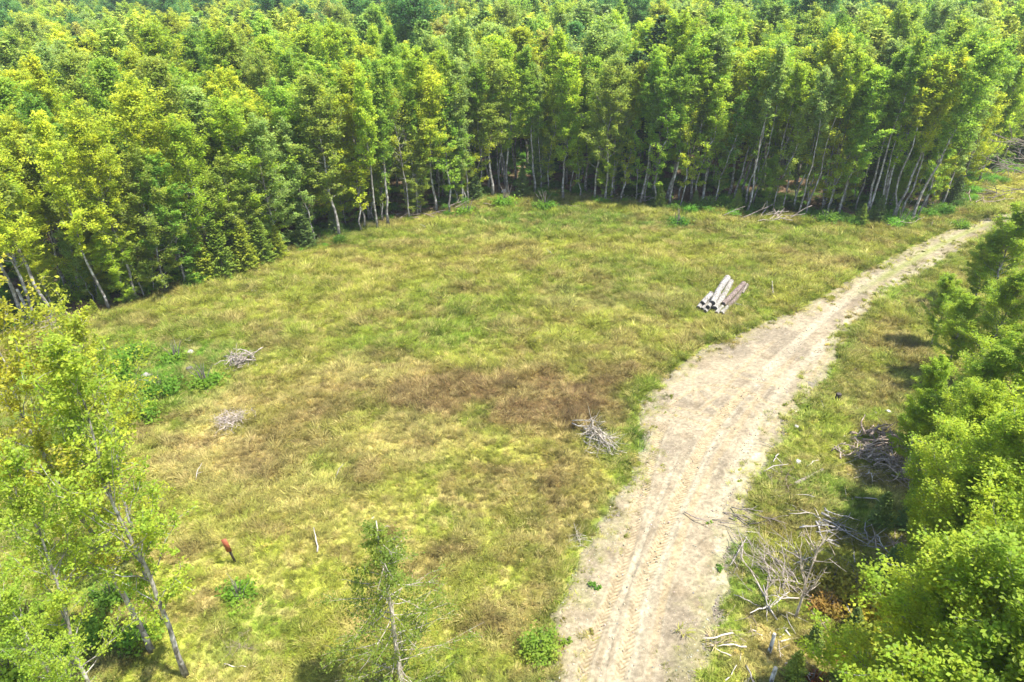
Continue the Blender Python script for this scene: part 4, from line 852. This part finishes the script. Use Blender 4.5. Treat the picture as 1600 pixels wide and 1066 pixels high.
m_, n_, p_, o_ = nmat('cut_wood'); oi = N(n_, 'ShaderNodeObjectInfo'); nz = N(n_, 'ShaderNodeTexNoise'); nz.inputs['Scale'].default_value = 9; mr = N(n_, 'ShaderNodeMapRange'); mr.inputs[3].default_value = 0.4; mr.inputs[4].default_value = 1.7
n_.links.new(nz.outputs[0], mr.inputs[0]); mx = N(n_, 'ShaderNodeMix', data_type='RGBA', blend_type='MULTIPLY'); mx.inputs[0].default_value = 1; n_.links.new(oi.outputs['Color'], mx.inputs[6]); n_.links.new(mr.outputs[0], mx.inputs[7]); n_.links.new(mx.outputs[2], p_.inputs['Base Color']); p_.inputs['Roughness'].default_value = 0.9; M_CUT = m_
WH, WG, PK = (1.0, 0.985, 0.95), (0.9, 0.88, 0.84), (0.62, 0.50, 0.46)
GL = 'logs of the stack in the clearing'
zb = hz(*G(1120, 478))
# near end px, far end px at height z ; radius
LOGS = [((1098, 474), (1112, 458), .52, .27, .24, WH, 'short white log topmost at the left of the log stack', 1.0),
        ((1091, 482), (1104, 466), .28, .25, .22, WG, 'short pale log lowest at the far left of the log stack', .28),
        ((1097, 484), (1112, 468), .26, .22, .2, WG, 'small pale log second from left on the ground in the stack', .26),
        ((1101, 487), (1122, 466), .26, .22, .22, WG, 'pale log in the ground row under the long white one', .26),
        ((1106, 480), (1124, 460), .60, .2, .18, WG, 'thin pale log wedged between the short and the long white logs', .60),
        ((1113, 474), (1137, 434), .74, .28, .32, WH, 'longest white log reaching furthest back in the stack', .7),
        ((1116, 483), (1142, 440), .34, .32, .28, WG, 'thick pale log with peeling bark right of the longest white log', .34),
        ((1130, 476), (1162, 443), .46, .27, .26, PK, 'brown-pink barkless log on the right rear of the stack', .46),
        ((1137, 480), (1167, 446), .28, .24, .24, (0.52, 0.42, 0.38), 'dark brown-pink log at the right rear rim of the stack', .28),
        ((1119, 490), (1143, 465), .26, .22, .2, WG, 'pale front log second from the right end of the stack', .26),
        ((1127, 490), (1147, 470), .26, .22, .22, WH, 'curved white front log at the right end of the stack', .26)]
for q, (n0, f0, z, r0, r1, c, lab, z2) in enumerate(LOGS):
    log_between(G(*n0, z=z + zb), G(*f0, z=z2 + zb), r0 * .88, r1 * .88, c, lab, 'stacked_log', z + zb, z2 + zb, seed=q, knots=2, group=GL)
log_between(G(1128, 492), G(1147, 497), .14, .12, (0.55, 0.45, 0.4), 'brown bearer pole sticking out from under the front of the stack', 'bearer_log', seed=21, group=None, k=8)
log_between(G(1147, 476), G(1163, 480), .14, .13, (0.8, 0.8, 0.7), 'pale bearer pole sticking out at the right of the stack', 'bearer_log', seed=22, k=8)
log_between(G(1081, 479), G(1092, 486), .15, .14, (0.3, 0.27, 0.25), 'dark bearer pole end poking out left of the stack', 'bearer_log', seed=23, k=8)
log_between(G(1166, 452), G(1160, 463), .1, .1, (0.8, 0.72, 0.6), 'thin pale pole leaning on the right side of the stack', 'pole', seed=24, z0=0.5, z1=0.3, k=8)
# slash strewn between gravel and maples, and along the wood's edge
x, y, d = field_points(120000, -70, 90, 12, 100); U = np.array([P(a, b, 0) for a, b in zip(x, y)]); rsd = road_sd(x, y); fdp = forest_d(x, y)
zone = ((U[:, 0] > 1120) & (U[:, 1] > 640) & (rsd > 0)).astype(float) * (0.02 + 0.16 * ss(0.48, 0.62, fbm(x / 1.7, y / 1.7, 131, 3)))
zone += (np.abs(fdp - 1.5) < 2.5) * 0.05 * ss(0.45, 0.6, fbm(x / 3, y / 3, 137, 2)) + (fdp < -3) * (rsd > 0) * 0.0016
k = rng.random(len(x)) < zone; x, y = x[k], y[k]; n = len(x)
stsrc = [o for o in bpy.data.objects if o.name.startswith('branch') and o.type == 'MESH' and o.parent and o.parent.name.startswith('brush_pile')]
seen = {}; 
for o in stsrc: seen.setdefault(o.data.name, o)
stsrc = list(seen.values())[:8]
tt_ = np.array([0.62, 0.55, 0.48]) * rng.uniform(0.35, 1.1, (n, 1)); sl = rng.uniform(0.4, 1.6, n)
M_DEAD_T = stonemat('debris_wood', 1)
scatter('woody_debris', 'grey-brown sticks and slash strewn on the right verge and along the wood edge', 'woody debris', np.stack([x, y, hgt(x, y) + 0.08], 1), np.stack([sl, sl * 1.4, sl * 1.4], 1),
        np.stack([rng.random(n) * 6, rng.normal(0, .2, n), rng.random(n) * 6.28], 1), rng.integers(0, len(stsrc), n), tt_, [[(o, M_DEAD_T)] for o in stsrc])
# single logs, sticks and stumps
log_between(G(1242, 758), G(1285, 736), .12, .08, (0.85, 0.78, 0.68), 'pale fallen log lying alone right of the gravel', seed=31, endcol=(0.4, 0.32, 0.22))
log_between(G(1307, 731), G(1358, 714), .05, .04, (0.9, 0.85, 0.78), 'long thin pale branch leading up to the short stick heap', 'fallen_branch', seed=32, cat='branch', endcol=(0.4, 0.32, 0.22), k=7)
log_between(G(394, 458), G(419, 460), .16, .12, (0.42, 0.36, 0.32), 'small dark log lying in the grass near the fir thicket', seed=33, endcol=(0.25, 0.2, 0.15))
log_between(G(1147, 520), G(1169, 514), .06, .05, (1.0, 0.98, 0.9), 'white stick lying where the gravel begins, below the log stack', 'fallen_branch', seed=34, cat='branch', endcol=(0.5, 0.45, 0.35), k=7)
log_between(G(1208, 460), G(1205, 448), .09, .05, (1.0, 0.96, 0.85), 'short white stub standing in grass right of the log stack', 'stub', seed=35, cat='stub', z1=0.55, endcol=(0.6, 0.55, 0.45), k=7)
log_between(G(1062, 442), G(1073, 450), .06, .04, (0.75, 0.66, 0.6), 'dark stick lying in grass left of the log stack', 'fallen_branch', seed=36, cat='branch', k=6)
log_between(G(1088, 451), G(1104, 456), .05, .04, (1.0, 0.95, 0.85), 'pale stick just left of the short white log', 'fallen_branch', seed=37, cat='branch', k=6)
log_between(G(1174, 455), G(1192, 457), .05, .04, (1.0, 0.95, 0.85), 'pale thin stick just right of the brown-pink logs', 'fallen_branch', seed=38, cat='branch', k=6)
log_between(G(960, 502), G(1002, 500), .04, .03, (0.95, 0.9, 0.8), 'thin pale stick in the middle of the meadow left of the log stack', 'fallen_branch', seed=39, cat='branch', k=6)
log_between(G(975, 488), G(1015, 489), .04, .03, (1.0, 0.95, 0.85), 'second thin pale stick, just above the first, in the meadow', 'fallen_branch', seed=40, cat='branch', k=6)
log_between(G(1248, 651), G(1286, 677), .04, .03, (0.55, 0.45, 0.4), 'long dark thin stick at the right rim of the gravel', 'fallen_branch', seed=41, cat='branch', k=6)
log_between(G(1217, 674), G(1231, 681), .04, .03, (0.5, 0.4, 0.35), 'short dark stick on the gravel left of the long dark one', 'fallen_branch', seed=42, cat='branch', k=6)
log_between(G(1335, 578), G(1347, 566), .05, .04, (0.9, 0.85, 0.75), 'pale stick in the verge halfway up the right side', 'fallen_branch', seed=43, cat='branch', k=6)
log_between(G(1300, 609), G(1327, 595), .05, .04, (0.8, 0.78, 0.6), 'grey-green curved stick above the black stump by the verge', 'fallen_branch', seed=44, cat='branch', k=6)
log_between(G(1436, 553), G(1452, 538), .08, .06, (0.8, 0.75, 0.7), 'grey stick in dry grass beside the upper right maples', 'fallen_branch', seed=45, cat='branch', k=6)
log_between(G(1408, 424), G(1424, 427), .05, .04, (0.6, 0.5, 0.45), 'brown stick lying on the right wheel line of the far track', 'fallen_branch', seed=46, cat='branch', k=6)
log_between(G(1107, 826), G(1085, 806), .02, .02, (0.6, 0.5, 0.45), 'thin twig lying on the gravel near its right edge', 'fallen_branch', seed=47, cat='branch', k=6)
log_between(G(1140, 886), G(1165, 850), .045, .03, (1.1, 1.05, 0.98), 'pale grey branch leaning from the gravel edge into the grass', 'fallen_branch', seed=48, cat='branch', z1=0.5, k=6)
M_BIRCH = barkmat('birch_bark', (0.10, 0.09, 0.08), (0.85, 0.83, 0.8), 5, 0.3, objcol=True)
def upright(px, h, r0, col, label, name, cat, lean=(0, 0), mat=None, seed=0, endcol=(0.5, 0.42, 0.3)):
    p = G(*px); z = hz(*p); return log_between(p, p + np.array(lean) * h, r0, r0 * 0.8, col, label, name, z - 0.1, z + h, mat, seed=seed, cat=cat, endcol=endcol, k=10)
upright((1201, 1022), 1.1, .09, (1, 1, 1), 'white birch stub standing upright near the bottom right', 'birch_stub', 'stub', (0.1, 0.1), M_BIRCH, 51)
upright((1203, 1072), 1.1, .10, (0.9, 0.9, 0.92), 'lower white birch stub, cut by the bottom edge', 'birch_stub', 'stub', (0.05, 0), M_BIRCH, 52)
upright((297, 580), .4, .3, (0.3, 0.27, 0.25), 'wide dark grey stump left of the grey brush heap', 'tree_stump', 'stump', (0, 0), M_LOGB, 53, (0.1, 0.09, 0.08))
upright((1308, 628), .7, .22, (0.16, 0.13, 0.11), 'black charred stump on the right verge', 'tree_stump', 'stump', (0, 0), M_LOGB, 54, (0.05, 0.04, 0.035))
upright((55, 508), 3.4, .14, (0.75, 0.7, 0.65), 'short broken pale trunk at the left, lowest among the pale trunks', 'broken_trunk', 'trunk', (-0.1, 0), M_BARK, 55)

# marker stake with an orange board top and dark lower post
p = G(368, 879); z0 = hz(*p)
e = thing('marker_stake', 'leaning marker stake with an orange-red top standing alone in the meadow', 'stake', (p[0], p[1], z0), (0.06, -0.10, 0.25))
m_or, nn_o, pp, _ = nmat('orange_paint'); pp.inputs['Base Color'].default_value = (0.62, 0.13, 0.045, 1); pp.inputs['Roughness'].default_value = 0.6
nz = N(nn_o, 'ShaderNodeTexNoise'); nz.inputs['Scale'].default_value = 6; cr = N(nn_o, 'ShaderNodeValToRGB'); cr.color_ramp.elements[0].color = (0.2, 0.045, 0.02, 1); cr.color_ramp.elements[1].color = (0.4, 0.12, 0.05, 1); nn_o.links.new(nz.outputs[0], cr.inputs[0]); nn_o.links.new(cr.outputs[0], pp.inputs['Base Color'])
def box(name, parent, sx_, sy_, z0_, z1_, mat, y0=0.0):
    V = [(x_ * sx_, y0 + y_ * sy_, z_) for z_ in (z0_, z1_) for x_, y_ in ((-1, -1), (1, -1), (1, 1), (-1, 1))]
    return link(name, mesh_np(name, V, [[(0, 3, 2, 1), (4, 5, 6, 7), (0, 1, 5, 4), (1, 2, 6, 5), (2, 3, 7, 6), (3, 0, 4, 7)]], mat), parent)
m_dk, _a, pd, _b = nmat('dark_metal'); pd.inputs['Base Color'].default_value = (0.05, 0.035, 0.025, 1); pd.inputs['Roughness'].default_value = 0.7
box('post', e, 0.05, 0.035, -0.2, 1.45, m_dk); box('orange_panel', e, 0.12, 0.02, 0.95, 1.85, m_or, -0.06); box('panel_edge', e, 0.03, 0.05, 0.9, 1.6, m_dk, 0.03)
def bare_tree(px, label, H, rad, seed, col, n=12, lean=(0, 0), name='dead_tree', ang=(0.9, 1.2), tr=0.06, loc=None):
    r = np.random.default_rng(seed); T_, B_ = Acc(), Acc(); t = np.linspace(0, 1, 8); pts = np.stack([lean[0] * t * H + r.normal(0, 0.02, 8) * H * .3 * t, lean[1] * t * H + r.normal(0, .02, 8) * H * .3 * t, t * H - 0.1], 1)
    T_.tube(pts, tr * (1 - 0.85 * t), 7, rough=.15)
    for i in range(n):
        tt = r.uniform(0.28, 0.95); p0 = np.array([np.interp(tt, t, pts[:, q]) for q in range(3)]); az = r.random() * 6.28; el = r.uniform(*ang); L = rad * r.uniform(0.5, 1.1)
        dv = np.array([math.cos(el) * math.cos(az), math.cos(el) * math.sin(az), math.sin(el)]); m = 5; s = np.linspace(0, 1, m)[:, None]
        bp = p0 + dv * L * s + np.cumsum(r.normal(0, 0.03 * L, (m, 3)), axis=0) * (s > 0); B_.tube(bp, tr * 0.45 * (1 - s[:, 0] * .8), 4, cap=False)
        for k in range(5):
            q = r.integers(1, m); d2 = unit(dv + r.normal(0, .5, 3)); l2 = L * r.uniform(.2, .5); B_.tube(np.array([bp[q], bp[q] + d2 * l2 * .5 + r.normal(0, .02, 3), bp[q] + d2 * l2]), [tr * .2, tr * .13, tr * .06], 3, cap=False)
    p = G(*px) if loc is None else np.array(loc); e = thing(name, label, 'dead tree', (p[0], p[1], hz(*p)))
    for nm, A in (('trunk', T_), ('branches', B_)):
        o = link(nm, A.mesh('dead_' + nm, M_DEAD, True), e); o.color = (*col, 1)
    return e
bare_tree((1243, 966), 'bare pale dead tree with upswept twigs standing right of the gravel', 4.6, 1.9, 61, (1.2, 1.1, 1.02), 16, (0.05, 0.02), tr=0.075, ang=(0.85, 1.3))
# leafless boughs reaching in from the right edge above the far verge
p = G(1622, 345)
A_, B_ = Acc(), Acc(); r = np.random.default_rng(77)
A_.tube(np.array([[0, 0, -.1], [-.2, 0, 4], [0.1, 0, 8], [0.2, 0.2, 13]]), [.28, .24, .18, .06], 8, rough=.1)
for (z_, L, el, dy) in [(3.2, 6.0, 0.10, 0.0), (4.4, 9.0, 0.28, -.1), (5.4, 8.0, 0.12, .2), (6.6, 9.0, 0.22, -.2), (7.6, 7.0, 0.3, .1), (9, 6, .4, 0), (5, 5, .2, .7), (8.4, 8.0, 0.05, -.1)]:
    s = np.linspace(0, 1, 8)[:, None]; dv = unit(np.array([-math.cos(el), dy, math.sin(el)])); L = L * .8; bp = np.array([0, 0, z_]) + dv * L * s + np.cumsum(r.normal(0, .12, (8, 3)), axis=0) * (s > 0); B_.tube(bp, .11 * (1 - .85 * s[:, 0]), 5, cap=False)
    for k in range(12):
        q = r.integers(2, 8); d2 = unit(dv + r.normal(0, .6, 3)); l2 = r.uniform(.8, 2.6); c = bp[q]; mid = c + d2 * l2 * .5 + r.normal(0, .12, 3); B_.tube(np.array([c, mid, c + d2 * l2]), [.04, .03, .012], 4, cap=False)
        for kk in range(2): d3 = unit(d2 + r.normal(0, .6, 3)); B_.tube(np.array([mid, mid + d3 * .5 * l2]), [.02, .006], 3, cap=False)
e = thing('dead_tree', 'leafless grey tree at the right edge with long boughs reaching left over the verge', 'dead tree', (p[0], p[1], hz(*p)))
for nm, A in (('trunk', A_), ('branches', B_)): o = link(nm, A.mesh('bare_' + nm, M_DEAD, True), e); o.color = (0.6, 0.55, 0.5, 1)

# ------------------------------------------------------------------ foreground trees
NEAR = [proto('near_maple_a', (501, 13, 0.2, 2.9, dome, 62, (0.3, 1.1), 0.066, 42000, 0.12), dict(curl=0.35, ntwig=13, clump=0.2, layered=0.75)),
        proto('near_maple_b', (502, 12, 0.22, 2.6, oval, 58, (0.4, 1.1), 0.066, 38000, 0.11), dict(curl=0.35, ntwig=13, clump=0.2, layered=0.75)),
        proto('near_maple_c', (503, 10, 0.15, 2.3, oval, 52, (0.35, 1.1), 0.064, 30000, 0.09), dict(curl=0.4, ntwig=12, clump=0.19, layered=0.8))]
SPARSE = proto('near_sparse', (504, 15.5, 0.18, 3.3, oval, 38, (0.7, 1.2), 0.07, 9500, 0.10), dict(curl=0.25, ntwig=11, clump=0.14, layered=0.6, wander=0.35))
SPARSE2 = proto('near_open', (505, 16, 0.26, 3.0, dome, 40, (0.6, 1.15), 0.068, 8000, 0.10), dict(curl=0.3, ntwig=11, clump=0.15, layered=0.65, wander=0.4))
RC = {'y': (0.29, 0.38, 0.028), 'l': (0.28, 0.385, 0.03), 'g': (0.27, 0.38, 0.035)}
RT = [(1598, 322, 10, 2, 'g', 'upright green maple highest at the right edge, beside the far track'), (1556, 366, 8.0, 2, 'g', 'green maple whose tips cover the far track bend'), (1486, 440, 7, 2, 'g', 'small green maple nearest the far track on the right'),
      (1580, 440, 9, 0, 'l', 'lime maple below the upright green one at the right edge'), (1520, 470, 8, 1, 'l', 'round lime maple in the upper right group, facing the verge'), (1610, 520, 11, 0, 'l', 'lime maple cut by the right edge at mid height'), (1565, 560, 9.5, 1, 'g', 'mid-green maple in the gap between upper and middle groups'),
      (1480, 575, 7.5, 2, 'l', 'small lime maple leaning over dry grass by the grey stick'), (1452, 622, 6.5, 2, 'l', 'low lime maple furthest left in the right-hand group'), (1530, 630, 10, 0, 'y', 'broad yellow-lime maple in the middle of the right-hand group'), (1605, 640, 12, 0, 'y', 'tall yellow-lime maple cut by the right edge'),
      (1490, 690, 8.5, 2, 'l', 'lime maple hanging over the brown stump heap'), (1545, 730, 11, 1, 'y', 'yellow-lime maple right of the shaded stick heap'), (1600, 800, 13, 0, 'y', 'tall yellow maple cut by the lower right edge'), (1530, 790, 8.5, 1, 'y', 'yellow-lime maple behind the blue-green pines'),
      (1560, 890, 12, 0, 'y', 'large yellow-lime maple in the lower right'), (1520, 900, 9.5, 1, 'y', 'yellow-lime maple right of the rounded green pine'), (1448, 800, 4.5, 2, 'y', 'slim yellow-tipped young maple standing before the others'), (1500, 985, 9, 1, 'y', 'yellow-lime maple right of the golden saplings'),
      (1560, 1010, 12.5, 0, 'y', 'big yellow-lime maple in the bottom right corner'), (1452, 1010, 6.5, 2, 'y', 'low yellow-lime maple next to the rusty ferns'), (1505, 1070, 9.5, 1, 'l', 'lime maple cut by the bottom edge at the right'), (1640, 960, 13, 0, 'l', 'lime maple mostly outside the lower right edge')]
for u, v, h, k, c, lab in RT:
    h = h * (0.78 if u < 1560 else 0.9)
    p = G(u, v, h); bh = (13, 12, 10)[k]; j = random.uniform(.92, 1.08); s = h / bh; w = s * random.uniform(1.0, 1.2) if h > 5 else s * 0.9
    e = plant('maple_tree', NEAR[k], (p[0], p[1], hz(*p) - 0.05), 0, (w, w, s), tuple(q * j for q in RC[c])); e.rotation_euler = (random.gauss(0, .03), random.gauss(0, .03), random.random() * 6.28); tag(e, lab, 'tree', 'maples right of the gravel')
for u, v, h, ms, bh, c, rz, lab in [(100, 560, 15.5, SPARSE, 15.5, (0.29, 0.38, 0.04), 2.4, 'slender open maple with a bare grey trunk in the left foreground'),
                                    (12, 470, 17.0, SPARSE2, 16, (0.36, 0.37, 0.04), 2.0, 'tall orange-tipped foreground maple at the left edge'),
                                    (75, 520, 14.0, SPARSE2, 16, (0.33, 0.38, 0.04), 4.0, 'yellow-green foreground maple just right of the orange-tipped one'),
                                    (-30, 760, 13.0, SPARSE2, 16, (0.27, 0.36, 0.04), 5.0, 'green foreground maple cut by the left edge at mid height'),
                                    (-20, 930, 10.0, SPARSE2, 16, (0.25, 0.35, 0.04), 3.3, 'low green maple in the lower left corner')]:
    p = G(u, v, h); e = plant('maple_tree', ms, (p[0], p[1], hz(*p) - 0.05), rz, h / bh, c); tag(e, lab, 'tree', 'maples in the left foreground')
# half-dead conifer at the bottom middle
def half_dead(seed, H, rad):
    r = np.random.default_rng(seed); T_, B_, L_ = Acc(), Acc(), Acc(); t = np.linspace(0, 1, 9); pts = np.stack([r.normal(0, .04, 9), r.normal(0, .04, 9), t * H], 1); T_.tube(pts, .12 * (1 - .9 * t) + .008, 7)
    CC = []
    for w in range(70):
        rel = w / 70; z = H * (0.12 + 0.86 * rel); az = w * 2.4 + r.normal(0, .3); L = rad * (1 - rel)**.7 * r.uniform(.55, 1.15) + .15; m = 6; s = np.linspace(0, 1, m)
        bp = np.array([0, 0, z]) + np.stack([np.cos(az) * s * L, np.sin(az) * s * L, (-.25 * s + .3 * s**2) * L], 1) + np.cumsum(r.normal(0, .025, (m, 3)), axis=0) * (s[:, None] > 0); B_.tube(bp, .022 * (1 - .8 * s), 4, cap=False)
        for k in range(7):
            q = r.integers(1, m); d2 = unit(np.array([math.cos(az), math.sin(az), 0]) + r.normal(0, .6, 3)); l2 = L * r.uniform(.1, .35); B_.tube(np.array([bp[q], bp[q] + d2 * l2]), [.009, .003], 3, cap=False)
            if r.random() < .8: n = 34; u = r.random((n, 1)); CC.append(bp[q] + d2 * l2 * u + r.normal(size=(n, 3)) * [.12, .12, .07])
    C_ = np.concatenate(CC); n = len(C_); nn = unit(r.normal(size=(n, 3)) * .7 + [0, 0, 1]); u = unit(np.cross(nn, r.normal(size=(n, 3)))); s = .05 * (.6 + .8 * r.random((n, 1))); L_.quads(C_, u * s, np.cross(nn, u) * s * .55)
    return T_.mesh('hd_trunk', M_DEAD, True), B_.mesh('hd_branches', M_DEAD, True), L_.mesh('hd_crown', M_LEAF)
h = 10.0; p = G(588, 808, h); e = plant('half_dead_cedar', half_dead(71, h, 3.2), (p[0], p[1], hz(*p) - .05), 0.4, 1, (0.17, 0.23, 0.035)); tag(e, 'half-dead conifer with grey twigs and thin olive foliage at the bottom middle', 'tree')
for c_ in e.children:
    if not c_.name.startswith('crown'): c_.color = (1.0, 0.95, 0.9, 1)

# ------------------------------------------------------------------ thin summer haze over the wood
V = np.array([(x_, y_, z_) for z_ in (-2.2, 75) for x_, y_ in ((-915, -165), (915, -165), (915, 1115), (-915, 1115))], float)
mh_ = bpy.data.materials.new('haze_air'); mh_.use_nodes = True; nh = mh_.node_tree; nh.nodes.clear()
oh = nh.nodes.new('ShaderNodeOutputMaterial'); pv = nh.nodes.new('ShaderNodeVolumePrincipled'); pv.inputs['Color'].default_value = (0.93, 0.96, 1.0, 1); pv.inputs['Density'].default_value = 0.0003; pv.inputs['Anisotropy'].default_value = 0.2
nh.links.new(pv.outputs[0], oh.inputs['Volume'])
o = link('haze', mesh_np('haze', V, [[(0, 3, 2, 1), (4, 5, 6, 7), (0, 1, 5, 4), (1, 2, 6, 5), (2, 3, 7, 6), (3, 0, 4, 7)]], mh_)); tag(o, 'thin pale summer haze in the air over the clearing and the wood', 'haze', kind='stuff')
